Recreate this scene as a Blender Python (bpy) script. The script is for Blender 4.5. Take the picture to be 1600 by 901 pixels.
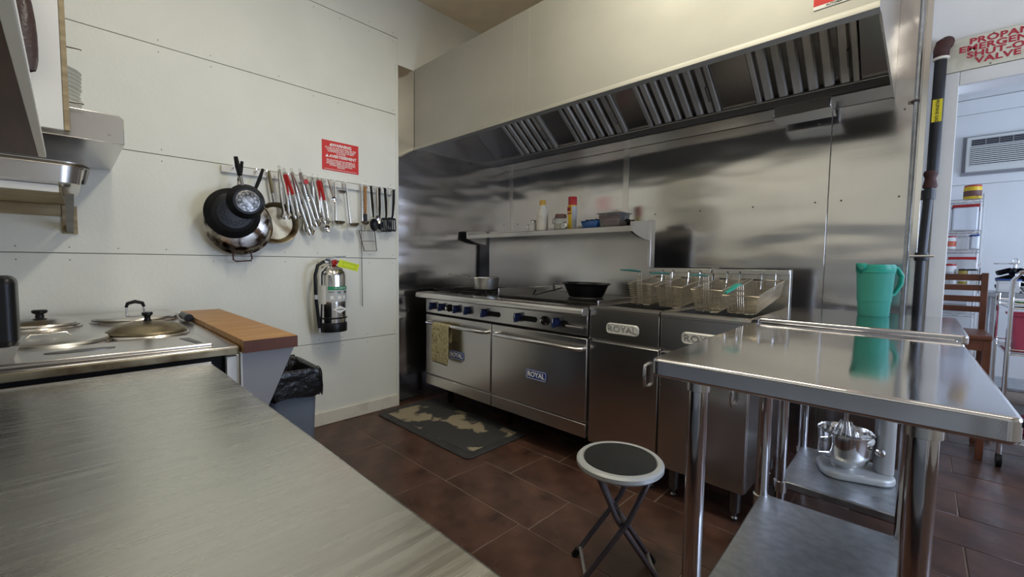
import bpy, math, random
from math import sin, cos, pi, radians as R
from mathutils import Vector, Matrix
random.seed(7)
for o in list(bpy.data.objects): bpy.data.objects.remove(o)
S = bpy.context.scene; COL = S.collection

# ---------------------------------------------------------------- camera
cd = bpy.data.cameras.new('camera'); cam = bpy.data.objects.new('camera', cd); COL.objects.link(cam)
cd.sensor_fit = 'HORIZONTAL'; cd.sensor_width = 36; cd.lens = 665.72 / 1600 * 36; cd.clip_start = .02
yaw, pit, rol = R(-43.762), R(3.448), R(.708)
fw = Vector((sin(yaw)*cos(pit), cos(yaw)*cos(pit), -sin(pit))); rt = Vector((cos(yaw), -sin(yaw), 0)); up = rt.cross(fw)
r2 = cos(rol)*rt + sin(rol)*up; u2 = -sin(rol)*rt + cos(rol)*up
cam.matrix_world = Matrix(((r2.x, u2.x, -fw.x, 0), (r2.y, u2.y, -fw.y, 0), (r2.z, u2.z, -fw.z, 1.22), (0, 0, 0, 1)))
S.camera = cam
# ---------------------------------------------------------------- light
S.view_settings.view_transform = 'Standard'; S.view_settings.look = 'None'; S.view_settings.gamma = 1
S.view_settings.use_curve_mapping = False; S.view_settings.exposure = -0.33
w = bpy.data.worlds.new('sky'); S.world = w; w.use_nodes = True
w.node_tree.nodes['Background'].inputs[0].default_value = (.62, .76, 1, 1); w.node_tree.nodes['Background'].inputs[1].default_value = 1.0
def area(name, loc, rot, sx, sy, power, col):
    l = bpy.data.lights.new(name, 'AREA'); l.shape = 'RECTANGLE'; l.size = sx; l.size_y = sy; l.energy = power; l.color = col
    o = bpy.data.objects.new(name, l); COL.objects.link(o); o.location = loc; o.rotation_euler = rot; return o
WARM = (1, .945, .76); COOL = (.60, .73, 1)
area('window_daylight', (2.26, 2.25, 1.5), (0, R(90), 0), 1.2, 1.3, 72, COOL)            # in the opening of window_1
area('window_daylight', (3.46, 5.0, 1.6), (0, R(90), 0), 1.3, 1.9, 120, COOL)            # in the opening of window_2

# ---------------------------------------------------------------- materials
MATS = {}
def mat(name, col, rough=.5, metal=0., var=0., scale=4., stretch=(1, 1, 1), bump=0., bscale=None, bstretch=None, col2=None, detail=4, trans=0., emit=0., lo=.35, hi=.65, spec=.5, ior=1.45, rvar=0., wave=0., wscale=3., alpha=1.):
    m = bpy.data.materials.new(name); m.use_nodes = True; MATS[name] = m
    nt = m.node_tree; N = nt.nodes; L = nt.links; p = N['Principled BSDF']
    c = (*col, 1); p.inputs['Base Color'].default_value = c; p.inputs['Roughness'].default_value = rough
    p.inputs['Metallic'].default_value = metal; p.inputs['IOR'].default_value = ior; p.inputs['Specular IOR Level'].default_value = spec
    p.inputs['Transmission Weight'].default_value = trans; p.inputs['Alpha'].default_value = alpha
    if emit: p.inputs['Emission Color'].default_value = c; p.inputs['Emission Strength'].default_value = emit
    tc = N.new('ShaderNodeTexCoord')
    def noise(sc, st, det=4):
        mp = N.new('ShaderNodeMapping'); mp.inputs['Scale'].default_value = st; L.new(tc.outputs['Object'], mp.inputs[0])
        n = N.new('ShaderNodeTexNoise'); n.inputs['Scale'].default_value = sc; n.inputs['Detail'].default_value = det; L.new(mp.outputs[0], n.inputs['Vector']); return n.outputs['Fac']
    if var or col2:
        d = col2 or tuple(max(0, x*(1-var)) for x in col)
        rp = N.new('ShaderNodeValToRGB'); rp.color_ramp.elements[0].position = lo; rp.color_ramp.elements[1].position = hi
        rp.color_ramp.elements[0].color = (*d, 1); rp.color_ramp.elements[1].color = c
        L.new(noise(scale, stretch, detail), rp.inputs[0]); L.new(rp.outputs[0], p.inputs['Base Color'])
    if rvar:
        mr = N.new('ShaderNodeMapRange'); mr.inputs[1].default_value = .3; mr.inputs[2].default_value = .7
        mr.inputs[3].default_value = max(.03, rough-rvar); mr.inputs[4].default_value = rough+rvar
        L.new(noise(scale*.7, stretch), mr.inputs[0]); L.new(mr.outputs[0], p.inputs['Roughness'])
    h = None
    if bump:
        b = N.new('ShaderNodeBump'); b.inputs['Strength'].default_value = bump; b.inputs['Distance'].default_value = .01
        L.new(noise(bscale or scale, bstretch or stretch), b.inputs['Height']); h = b
    if wave:
        b = N.new('ShaderNodeBump'); b.inputs['Strength'].default_value = wave; b.inputs['Distance'].default_value = .05
        L.new(noise(wscale, (.8, .8, 2.6), 1), b.inputs['Height'])
        if h: L.new(h.outputs[0], b.inputs['Normal'])
        h = b
    if h: L.new(h.outputs[0], p.inputs['Normal'])
    return m
ST = (.68, .655, .63)
mat('wall_white', (.78, .78, .71), .55, var=.05, scale=3, bump=.12, bscale=60)
mat('wall_white_cool', (.80, .80, .78), .55, var=.04, scale=3, bump=.1, bscale=60)
mat('seam', (.30, .29, .27), .8)
mat('ceiling_tan', (.92, .78, .62), .8, var=.06, scale=8, bump=.2, bscale=90)
mat('base_cream', (.74, .70, .60), .5, var=.2, scale=9, lo=.3, hi=.5)
mat('tile', (.125, .060, .040), .34, col2=(.036, .019, .014), scale=5.5, detail=9, bump=.12, bscale=22, rvar=.1, lo=.3, hi=.72)
mat('grout', (.27, .20, .155), .85)
mat('steel', ST, .24, 1, var=.06, scale=3, bump=.008, bscale=160, bstretch=(1, 1, .03))
mat('steel_h', ST, .24, 1, var=.06, scale=3, bump=.008, bscale=160, bstretch=(.03, 1, 1))
mat('steel_hood', (.49, .475, .43), .64, 1, var=.06, scale=2.2, stretch=(1, 1, 1.5), bump=.02, bscale=150, bstretch=(.03, 1, 1), rvar=.05, wave=.05, wscale=1.5)
mat('steel_wall', (.62, .60, .59), .15, 1, var=.06, scale=2, stretch=(1, 1, .5), bump=.01, bscale=140, bstretch=(.04, 1, 1), rvar=.02, wave=.22, wscale=2.0)
mat('steel_counter', (.60, .60, .56), .26, 1, var=.05, scale=150, stretch=(1, .05, 1), bump=.035, bscale=420, bstretch=(1, .03, 1), rvar=.05)
mat('steel_table', (.64, .62, .63), .10, 1, var=.05, scale=4, bump=.006, bscale=140, bstretch=(1, .05, 1), rvar=.03, wave=.03, wscale=4)
mat('galvanised', (.50, .52, .54), .42, 1, var=.2, scale=30, rvar=.08)
mat('steel_dark', (.20, .19, .18), .38, 1, var=.3, scale=8)
mat('chrome', (.75, .74, .73), .12, 1)
mat('cast_metal', (.68, .67, .64), .32, 1)
mat('aluminium', (.70, .68, .64), .32, 1, var=.25, scale=14)
mat('filter_steel', (.56, .53, .47), .48, .5, var=.35, scale=10, stretch=(1, .3, .3))
mat('tarnished', (.36, .31, .21), .40, 1, col2=(.13, .09, .05), scale=9, lo=.36, hi=.6)
mat('burnt_steel', (.66, .62, .56), .25, 1, col2=(.06, .035, .02), scale=16, lo=.40, hi=.56)
mat('iron_black', (.008, .008, .008), .6, spec=.2, var=.3, scale=20, bump=.1, bscale=60)
mat('nonstick', (.008, .008, .009), .36, spec=.25)
mat('pan_base', (.30, .29, .28), .35, 1, var=.7, scale=40)
mat('griddle', (.05, .045, .04), .35, .8, var=.4, scale=10)
mat('black_plastic', (.008, .008, .009), .34, spec=.3)
mat('black_vinyl', (.016, .017, .018), .42, bump=.1, bscale=200)
mat('black_gap', (.006, .006, .006), .9)
mat('grey_paint', (.50, .51, .50), .38, .3)
mat('gunmetal', (.16, .14, .15), .35, .8)
mat('knob_blue', (.008, .018, .085), .35)
mat('badge_blue', (.012, .045, .24), .35)
mat('white_plastic', (.78, .77, .74), .4)
mat('white_print', (.85, .84, .80), .5)
mat('black_print', (.02, .02, .02), .6)
mat('cream_plastic', (.76, .70, .58), .42)
mat('red_plastic', (.45, .022, .022), .4)
mat('red_sign', (.62, .026, .022), .45)
mat('red_print', (.42, .02, .045), .5)
mat('sign_cream', (.66, .64, .52), .5, col2=(.36, .30, .20), scale=5, lo=.28, hi=.46)
mat('yellow_label', (.74, .62, .03), .5)
mat('yellow_tag', (.72, .83, .02), .5)
mat('yellow_can', (.80, .52, .02), .35)
mat('green_label', (.03, .28, .14), .5)
mat('silver_label', (.50, .51, .50), .45)
mat('brass_cap', (.62, .36, .06), .4)
mat('brown_lid', (.16, .07, .055), .45)
mat('blue_dish', (.015, .075, .22), .35)
mat('glass', (.92, .94, .92), .08, trans=.92, ior=1.3)
mat('window_glass', (.95, .97, 1), .02, trans=1., ior=1.1)
mat('clear_plastic', (.93, .92, .90), .12, trans=.92, ior=1.12)
mat('milk_plastic', (.80, .82, .85), .35)
mat('teal_plastic', (.075, .36, .29), .35, trans=.35, ior=1.15)
mat('teal_lid', (.022, .29, .22), .35)
mat('teal_handle', (.012, .13, .11), .35)
mat('basket_wire', (.62, .54, .42), .4, 1)
mat('mesh_wire', (.42, .36, .27), .42, 1)
mat('plate_metal', (.80, .79, .76), .55, .6)
mat('plate_relief', (.30, .30, .29), .5, .7)
mat('butcher_block', (.43, .24, .08), .42, col2=(.33, .145, .035), scale=6, stretch=(6, 1, 1), lo=.3, hi=.7, bump=.03)
mat('butcher_edge', (.13, .038, .017), .45, var=.3, scale=8)
mat('brown_wood', (.085, .035, .022), .5, var=.4, scale=6, stretch=(.6, 6, 6))
mat('pale_wood', (.40, .32, .19), .6, col2=(.24, .18, .10), scale=7, stretch=(6, .5, 6), lo=.3, hi=.7)
mat('white_paint', (.74, .73, .70), .45, var=.05, scale=5)
mat('grey_panel', (.27, .27, .285), .45)
mat('bin_grey', (.16, .19, .24), .5, var=.1, scale=5)
mat('bag_black', (.010, .010, .011), .22, bump=.9, bscale=24)
mat('bag_brown', (.055, .035, .035), .35, bump=.7, bscale=22)
mat('towel', (.50, .44, .25), .95, col2=(.22, .18, .09), scale=55, lo=.3, hi=.55, bump=.8, bscale=120)
mat('mat_rubber', (.042, .041, .042), .7, col2=(.30, .25, .17), scale=3.6, detail=14, lo=.455, hi=.485, bump=.4, bscale=40)
mat('mat_edge', (.045, .044, .045), .65, var=.3, scale=12)
mat('rust', (.085, .032, .026), .7, var=.5, scale=30)
mat('pipe_black', (.014, .015, .02), .4)
mat('plate_white', (.72, .72, .67), .25)
mat('lampshade', (1, .97, .9), .4, emit=6)
mat('pink_plastic', (.66, .10, .17), .4)
mat('red_cloth', (.16, .012, .025), .9)
mat('chair_wood', (.21, .072, .034), .4, var=.35, scale=7)
mat('lettuce', (.33, .52, .22), .6)
mat('blue_label', (.03, .09, .36), .45)
mat('jar_food', (.42, .30, .05), .4)
mat('orange_pack', (.58, .13, .06), .5)
mat('ac_white', (.68, .68, .63), .45)
mat('wood_handle', (.40, .19, .06), .5, var=.3, scale=12)
mat('litter', (.7, .7, .68), .7)

# ---------------------------------------------------------------- mesh helpers
class B:
    """collects shapes; coordinates are the scene's unless the parent thing is turned (then local)"""
    def __init__(s): s.v = []; s.f = []; s.M = Matrix.Identity(4)
    def add(s, vs, fs):
        k = len(s.v); s.v += [s.M @ Vector(p) for p in vs]; s.f += [tuple(i+k for i in f) for f in fs]; return s
    def box(s, x0, x1, y0, y1, z0, z1):
        return s.add([(x, y, z) for z in (z0, z1) for y in (y0, y1) for x in (x0, x1)],
                     [(0, 2, 3, 1), (4, 5, 7, 6), (0, 1, 5, 4), (2, 6, 7, 3), (0, 4, 6, 2), (1, 3, 7, 5)])
    def prism(s, poly, axis, a0, a1):
        n = len(poly)
        def pt(p, a): return {'x': (a, p[0], p[1]), 'y': (p[0], a, p[1]), 'z': (p[0], p[1], a)}[axis]
        return s.add([pt(p, a0) for p in poly]+[pt(p, a1) for p in poly],
                     [tuple(range(n))[::-1], tuple(range(n, 2*n))]+[(i, (i+1) % n, n+(i+1) % n, n+i) for i in range(n)])
    def tube(s, pts, r, n=8, closed=False, flat=1.):
        pts = [Vector(p) for p in pts]; m = len(pts); rr = r if isinstance(r, (list, tuple)) else [r]*m
        vs = []; nrm = None
        for i, p in enumerate(pts):
            a = pts[(i-1) % m] if (i or closed) else p; b = pts[(i+1) % m] if (i < m-1 or closed) else p
            t = (b-a).normalized()
            if nrm is None: nrm = t.orthogonal().normalized() if abs(t.z) > .9 else Vector((0, 0, 1)).cross(t).normalized()
            nrm = (nrm - t*nrm.dot(t)).normalized(); bn = t.cross(nrm)
            vs += [p + rr[i]*(cos(2*pi*j/n)*nrm + flat*sin(2*pi*j/n)*bn) for j in range(n)]
        fs = [(i*n+j, i*n+(j+1) % n, ((i+1) % m)*n+(j+1) % n, ((i+1) % m)*n+j) for i in range(m if closed else m-1) for j in range(n)]
        if not closed: fs += [tuple(range(n))[::-1], tuple(range((m-1)*n, m*n))]
        return s.add(vs, fs)
    def lathe(s, prof, n=28, c=(0, 0, 0), sx=1., sy=1.):
        vs = []; fs = []; idx = []
        for r, z in prof:
            if r < 1e-6: idx.append([len(vs)]*n); vs.append((c[0], c[1], c[2]+z))
            else:
                idx.append(list(range(len(vs), len(vs)+n))); vs += [(c[0]+sx*r*cos(2*pi*j/n), c[1]+sy*r*sin(2*pi*j/n), c[2]+z) for j in range(n)]
        for a, b in zip(idx, idx[1:]):
            for j in range(n):
                q = [a[j], a[(j+1) % n], b[(j+1) % n], b[j]]; q = [x for k, x in enumerate(q) if x not in q[:k]]
                if len(q) > 2: fs.append(tuple(q))
        return s.add(vs, fs)
    def cyl(s, c, r, h, n=20): return s.lathe([(0, 0), (r, 0), (r, h), (0, h)], n, c)
    def build(s, name, m, parent=None, bevel=0., seg=2, smooth=True, loc=None, sub=0, solid=0.):
        root = parent
        while root is not None and root.parent is not None: root = root.parent
        off = Vector((0, 0, 0))
        if loc is not None: off = Vector(loc)
        elif root is not None and not root.get('turned'): off = root.location
        me = bpy.data.meshes.new(name); me.from_pydata([tuple(p-off) for p in s.v], [], s.f); me.update()
        o = bpy.data.objects.new(name, me); COL.objects.link(o); me.materials.append(MATS[m])
        if loc is not None: o.location = loc
        if parent is not None: o.parent = parent
        if bevel:
            bm = o.modifiers.new('bevel', 'BEVEL'); bm.width = bevel; bm.segments = seg; bm.limit_method = 'ANGLE'; bm.angle_limit = R(40)
        if solid: sm = o.modifiers.new('solid', 'SOLIDIFY'); sm.thickness = solid; sm.offset = 0
        if sub: sb = o.modifiers.new('sub', 'SUBSURF'); sb.levels = sub; sb.render_levels = sub
        if smooth:
            me.polygons.foreach_set('use_smooth', [True]*len(me.polygons)); me.set_sharp_from_angle(angle=R(35))
        return o
def fix(o):
    import bmesh
    b = bmesh.new(); b.from_mesh(o.data); bmesh.ops.recalc_face_normals(b, faces=b.faces); b.to_mesh(o.data); b.free(); return o
def bx(x0, x1, y0, y1, z0, z1): return B().box(x0, x1, y0, y1, z0, z1)
def tag(o, label, cat, group=None):
    o['label'] = label; o['category'] = cat
    if group: o['group'] = group
    return o
def thing(name, label, cat, loc, rz=None, group=None):
    o = bpy.data.objects.new(name, None); COL.objects.link(o); o.location = loc; o.empty_display_size = .05
    if rz is not None: o.rotation_euler = (0, 0, rz) if not isinstance(rz, (tuple, list)) else rz; o['turned'] = 1
    return tag(o, label, cat, group)
def struct(o): o['kind'] = 'structure'; return o
def dup(root, loc, rz=None, label=None, group=None):
    r = root.copy(); COL.objects.link(r); r.location = loc
    if rz is not None: r.rotation_euler = (0, 0, rz) if not isinstance(rz, (tuple, list)) else rz
    if label: r['label'] = label
    if group: r['group'] = group
    for ch in list(root.children):
        c = ch.copy(); COL.objects.link(c); c.parent = r
        for g in list(ch.children): d = g.copy(); COL.objects.link(d); d.parent = c
    return r
def rrect(x0, x1, y0, y1, r, n=5):
    P = []
    for cx, cy, a in ((x1-r, y1-r, 0), (x0+r, y1-r, 90), (x0+r, y0+r, 180), (x1-r, y0+r, 270)):
        P += [(cx+r*cos(R(a+90*i/n)), cy+r*sin(R(a+90*i/n))) for i in range(n+1)]
    return P
def text(name, s, size, m, parent, loc, rot, align='CENTER', ext=.0006, sx=1., space=1., line=1., bold=0.):
    c = bpy.data.curves.new(name, 'FONT'); c.body = s; c.size = size; c.extrude = ext; c.align_x = align; c.align_y = 'CENTER'
    c.space_character = space; c.space_line = line; c.offset = bold; c.resolution_u = 3
    t = bpy.data.objects.new('tmp', c); COL.objects.link(t); bpy.context.view_layer.update()
    me = bpy.data.meshes.new_from_object(t.evaluated_get(bpy.context.evaluated_depsgraph_get()))
    bpy.data.objects.remove(t); bpy.data.curves.remove(c)
    me.transform(Matrix.Diagonal((sx, 1, 1, 1))); me.materials.clear(); me.materials.append(MATS[m]); me.name = name
    root = parent
    while root.parent is not None: root = root.parent
    off = Vector((0, 0, 0)) if root.get('turned') else root.location
    o = bpy.data.objects.new(name, me); COL.objects.link(o); o.parent = parent; o.location = Vector(loc)-off; o.rotation_euler = rot
    return o
FACE_L = (R(90), 0, R(90)); FACE_B = (R(90), 0, 0)      # lettering that faces +X / -Y

# ================================================================ ROOM
XL, YB, YF, XR, ZC = -3.153, 3.27, -.55, 2.3, 3.40
fl = struct(bx(XL-.1, 3.6, YF-.1, 6.6, -.1, -.004).build('floor', 'grout', smooth=False))
ph = {2: -1.86, 1: -1.30}; row = 0; TX, TY = .62, .315
tm = bx(0, TX-.006, 0, TY-.006, -.012, 0)
tiles = {}
for k in range(-6, 16):
    y0 = 1.115+(k-1)*TY
    y1 = y0+TY-.006
    if y1 < YF or y0 > 6.5: continue
    off = ph.get(k, -1.86+random.choice((0, .2, .31, .42))); x = off-math.ceil((off-XL)/TX)*TX
    while x < 3.5:
        a = max(x, XL); b = min(x+TX-.006, 3.5)
        if b-a > .02 and (y0 < 3.2 or x > -1.3) and (a < 2.3 or y0 > 3.2):
            key = round(b-a, 3)
            if key not in tiles:
                o = bx(0, b-a, 0, TY-.006, -.012, 0).build('tile', 'tile', fl, bevel=.0015, seg=1); tiles[key] = o
            else:
                o = tiles[key].copy(); COL.objects.link(o)
            o.location = (a, y0, random.uniform(-.0008, .0008))
        x += TX
struct(bx(XL-.1, XR+.1, YF-.1, YB+.1, ZC, ZC+.1).build('ceiling', 'ceiling_tan', smooth=False))
# left wall: backing with painted sheets, then the steel sheet beside the range
wl = struct(bx(XL-.12, XL-.012, YF-.1, YB+.13, 0, ZC).build('wall_left', 'seam', smooth=False))
zs = [0, .612, 1.242, 1.808, 2.412, 3.02, ZC]
for a, b in zip(zs, zs[1:]):
    bx(XL-.02, XL, YF, 1.915, a+.0018, b-.0018).build('wall_panel', 'wall_white', wl, bevel=.002, seg=1)
bx(XL-.02, XL, 1.915, YB, 2.815, ZC).build('wall_panel', 'wall_white', wl)
bx(XL-.02, XL+.003, 1.918, YB, 0, 2.812).build('steel_panel', 'steel_wall', wl, bevel=.001, seg=1)
sc = B()
for z in zs[1:-1]:
    for k in range(12):
        y = YF+.15+k*.205+random.uniform(-.03, .03)
        for dz in (.03, -.035):
            if random.random() < .6 and y < 1.9:
                sc.M = Matrix.Translation((XL-.0005, y, z+dz)) @ Matrix.Rotation(R(90), 4, 'Y'); sc.lathe([(.0035, 0), (.003, .0015), (0, .0015)], 6)
so = sc.build('screw', 'steel_dark', wl); so['kind'] = 'stuff'
struct(bx(XL, XL+.016, YF, 1.912, 0, .098).build('baseboard_left', 'base_cream', bevel=.004))
struct(bx(XL, XL+.006, 1.893, 1.917, .098, 2.81).build('trim_1', 'wall_white', bevel=.002))
# back wall: stud wall with door opening, steel sheets and seam strips
JX = .095
wb = B(); wb.box(XL-.1, JX, YB, YB+.15, 0, ZC); wb.box(JX, 1.0, YB, YB+.15, 2.17, ZC); wb.box(1.0, 3.6, YB, YB+.15, 0, ZC)
wb = struct(wb.build('wall_back', 'wall_white_cool', smooth=False))
for a, b in ((XL+.003, -1.838), (-1.796, -.437), (-.433, -.022)):
    bx(a, b, YB-.012, YB+.002, 0, 2.86).build('steel_panel', 'steel_wall', wb, bevel=.001, seg=1)
bx(-1.842, -1.792, YB-.016, YB-.010, 0, 2.86).build('seam_strip', 'steel', wb, bevel=.001, seg=1)
bx(XL+.003, XL+.03, YB-.017, YB-.010, 0, 2.86).build('seam_strip', 'steel', wb, bevel=.001, seg=1)
bx(-.046, -.020, YB-.017, YB-.010, 0, 2.86).build('seam_strip', 'chrome', wb, bevel=.001, seg=1)
rv = B()
for x in (-3.05, -2.55, -2.1, -1.9, -1.55, -1.2, -.85, -.5, -.37, -.11):
    for z in (.5, 1.62, 2.1):
        rv.M = Matrix.Translation((x, YB-.0125, z)) @ Matrix.Rotation(R(90), 4, 'X'); rv.lathe([(.006, 0), (.005, .003), (0, .003)], 8)
rv = rv.build('rivet', 'steel_dark', wb); rv['kind'] = 'stuff'
t2 = B(); t2.box(.028, JX, YB-.02, YB, 0, 2.24); t2.box(JX, 1.065, YB-.02, YB, 2.17, 2.24); t2.box(1.0, 1.065, YB-.02, YB, 0, 2.17)
struct(t2.build('trim_2', 'white_paint', bevel=.003))
# remaining kitchen walls
struct(bx(XL-.1, XR+.1, YF-.1, YF, 0, ZC).build('wall_front', 'wall_white', smooth=False))
def walled(name, x0, x1, y0, y1, h, wy0, wy1, wz0, wz1, m):
    b = B(); b.box(x0, x1, y0, wy0, 0, h); b.box(x0, x1, wy1, y1, 0, h); b.box(x0, x1, wy0, wy1, 0, wz0); b.box(x0, x1, wy0, wy1, wz1, h)
    return struct(b.build(name, m, smooth=False))
def window(name, x, y0, y1, z0, z1):
    b = B(); t = .05
    b.box(x, x+.08, y0, y1, z0, z0+t); b.box(x, x+.08, y0, y1, z1-t, z1); b.box(x, x+.08, y0, y0+t, z0, z1); b.box(x, x+.08, y1-t, y1, z0, z1); b.box(x+.02, x+.06, (y0+y1)/2-.02, (y0+y1)/2+.02, z0, z1)
    o = struct(b.build(name, 'white_paint', smooth=False))
    for a, c in ((y0+t, (y0+y1)/2-.02), ((y0+y1)/2+.02, y1-t)):
        bx(x+.05, x+.056, a, c, z0+t, z1-t).build('pane', 'window_glass', o, smooth=False)
walled('wall_right', XR, XR+.1, YF-.1, YB, ZC, 1.6, 2.9, .9, 2.1, 'wall_white_cool'); window('window_1', XR+.02, 1.6, 2.9, .9, 2.1)
# room beyond the doorway
ZD = 2.95; YD = 6.5
wr = struct(bx(-1.4, 3.6, YD+.012, YD+.1, 0, ZD+.1).build('wall_far', 'seam', smooth=False))
for a, b in ((0, .9), (.9, 2.085), (2.085, 2.80)):
    bx(-1.3, 3.5, YD, YD+.02, a+.0015, b-.0015).build('wall_panel', 'wall_white_cool', wr, bevel=.002, seg=1)
bx(-1.3, 3.5, YD-.02, YD+.02, 2.80, 2.945).build('crown_board', 'wall_white_cool', wr, bevel=.002, seg=1)
struct(bx(-1.4, -1.3, YB+.15, YD+.1, 0, ZD).build('wall_side', 'wall_white_cool', smooth=False))
walled('wall_end', 3.5, 3.6, YB+.15, YD+.1, ZD, 4.05, 5.95, .95, 2.25, 'wall_white_cool'); window('window_2', 3.52, 4.05, 5.95, .95, 2.25)
struct(bx(-1.4, 3.6, YB+.15, YD+.1, ZD, ZD+.1).build('ceiling_far', 'wall_white_cool', smooth=False))

# fluorescent ceiling fixtures (each with its own lamp)
def fixture(x, y, z, rz, label, power, col):
    t = thing('ceiling_light', label, 'light', (x, y, z-.085), rz, 'fluorescent ceiling fixtures')
    B().prism([(-.15, .085), (.15, .085), (.13, .03), (-.13, .03)], 'x', -.62, .62).build('housing', 'white_paint', t, smooth=False)
    for s in (-.06, .06): B().tube([(-.58, s, .012), (.58, s, .012)], .013, 10).build('tube', 'lampshade', t)
    a = area('lamp', (0, 0, -.006), (0, 0, 0), 1.16, .22, power, col); a.parent = t
fixture(-.85, 1.2, ZC, 0, 'fluorescent ceiling fixture in front of the range hood', 36, WARM)
fixture(-1.75, .22, ZC, 0, 'fluorescent ceiling fixture above the steam table end', 9, WARM)
fixture(.75, .9, ZC, 0, 'fluorescent ceiling fixture near the kitchen window', 6, WARM)

# ================================================================ HOOD
HX0, HX1, HY, HZ, HT = XL+.006, -.155, 2.07, 2.172, 2.822
t = thing('range_hood', 'long stainless steel exhaust hood over the range and fryers', 'hood', (-1.65, 2.67, HZ))
b = B(); b.box(HX0, HX1, HY, HY+.008, HZ, HT); fix(b.build('front_panel', 'steel_hood', t, bevel=.002))
for x in (-2.0, -1.86): bx(x, x+.003, HY-.0012, HY+.001, HZ+.02, HT).build('panel_seam', 'steel_hood', t)
b = B(); b.box(HX0, HX1, HY+.008, YB-.02, HT-.008, HT); b.build('top_panel', 'steel_hood', t)
for x in (HX0, HX1-.008): bx(x, x+.008, HY+.008, YB-.02, HZ, HT-.008).build('side_panel', 'steel', t)
B().prism([(HY-.004, HZ-.012), (HY+.05, HZ-.012), (HY+.05, HZ), (HY+.012, HZ), (HY+.012, HZ+.03), (HY-.004, HZ+.006)], 'x', HX0, HX1).build('drip_lip', 'steel_hood', t)
# filter bank: sloping plane from the gutter up to the front
G0, G1 = Vector((0, 3.06, 2.225)), Vector((0, 2.36, 2.74))
sl = (G1-G0); LEN = sl.length; ang = math.atan2(sl.z, -sl.y)
def slope(x):   # local frame: x across, y up the slope, z = normal facing down and forward
    ydir = sl.normalized(); xdir = Vector((1, 0, 0)); zdir = xdir.cross(ydir)
    m = Matrix((xdir, ydir, zdir)).transposed().to_4x4(); m.translation = G0+Vector((x, 0, 0)); return m
ed = [-2.782, -2.354, -2.15, -1.678, -1.506, -1.002, -.796, -.288]
cuts = [HX0+.008]+ed+[HX1-.008]
for i, (a, c) in enumerate(zip(cuts, cuts[1:])):
    b = B(); b.M = slope(a)
    wd = c-a
    if i % 2 == 0:
        b.box(.002, wd-.002, 0, LEN, -.004, .006); fix(b.build('blank_panel', 'steel', t, bevel=.002))
    else:
        b.box(.004, .03, 0, LEN, -.01, .022); b.box(wd-.03, wd-.004, 0, LEN, -.01, .022); b.box(.03, wd-.03, 0, .025, -.01, .022); b.box(.03, wd-.03, LEN-.025, LEN, -.01, .022)
        fo = fix(b.build('filter', 'filter_steel', t, bevel=.002))
        b = B(); b.M = slope(a); b.box(.03, wd-.03, .02, LEN-.02, -.012, -.008); fix(b.build('filter_back', 'steel_dark', fo))
        n = max(4, round((wd-.06)/.078)); st = (wd-.06)/n
        for k in range(n):
            x0 = .03+k*st+st*.18
            b = B(); b.M = slope(a); q = st*.70
            b.prism([(x0, -.004), (x0+q*.18, .016), (x0+q*.82, .016), (x0+q, -.004), (x0+q*.8, .010), (x0+q*.2, .010)], 'y', .02, LEN-.02)
            fix(b.build('baffle', 'filter_steel', fo, smooth=False))
        for hx, hy in ((.045, LEN*.80), (wd-.045, LEN*.22)):
            b = B(); b.M = slope(a); b.tube([(hx, hy-.05, .02), (hx, hy-.05, .035), (hx, hy+.05, .035), (hx, hy+.05, .02)], .0045, 6); b.build('handle', 'steel_dark', fo)
bx(HX0+.008, HX1-.008, 3.02, YB-.02, 2.176, 2.184).build('gutter', 'steel', t, bevel=.002)
B().prism([(3.02, 2.176), (3.028, 2.176), (3.028, 2.236), (3.014, 2.236), (3.014, 2.228), (3.02, 2.228)], 'x', HX0+.008, HX1-.008).build('gutter_lip', 'steel', t, smooth=False)
b = B(); b.box(-.69, -.41, 2.99, 3.17, 2.115, 2.175); gb = b.build('grease_cup', 'steel', t, bevel=.004)
bx(-.695, -.405, 2.982, 3.175, 2.108, 2.118).build('cup_rim', 'chrome', gb, bevel=.002)
# red notice on the hood
t = thing('fire_system_notice', 'red and white fire system notice stuck on the hood front', 'sign', (-.25, HY-.002, 2.222))
bx(-.357, -.143, HY-.003, HY-.001, 2.236, 2.40).build('red_field', 'red_sign', t); bx(-.357, -.143, HY-.003, HY-.001, 2.222, 2.2355).build('white_strip', 'white_print', t)
text('lettering', 'OR CONTROL', .0165, 'white_print', t, (-.25, HY-.0035, 2.252), FACE_B, bold=.0004)
text('lettering', 'AUTOMATIC FIRE SYSTEM', .0115, 'black_print', t, (-.25, HY-.0035, 2.229), FACE_B, bold=.0002)

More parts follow.
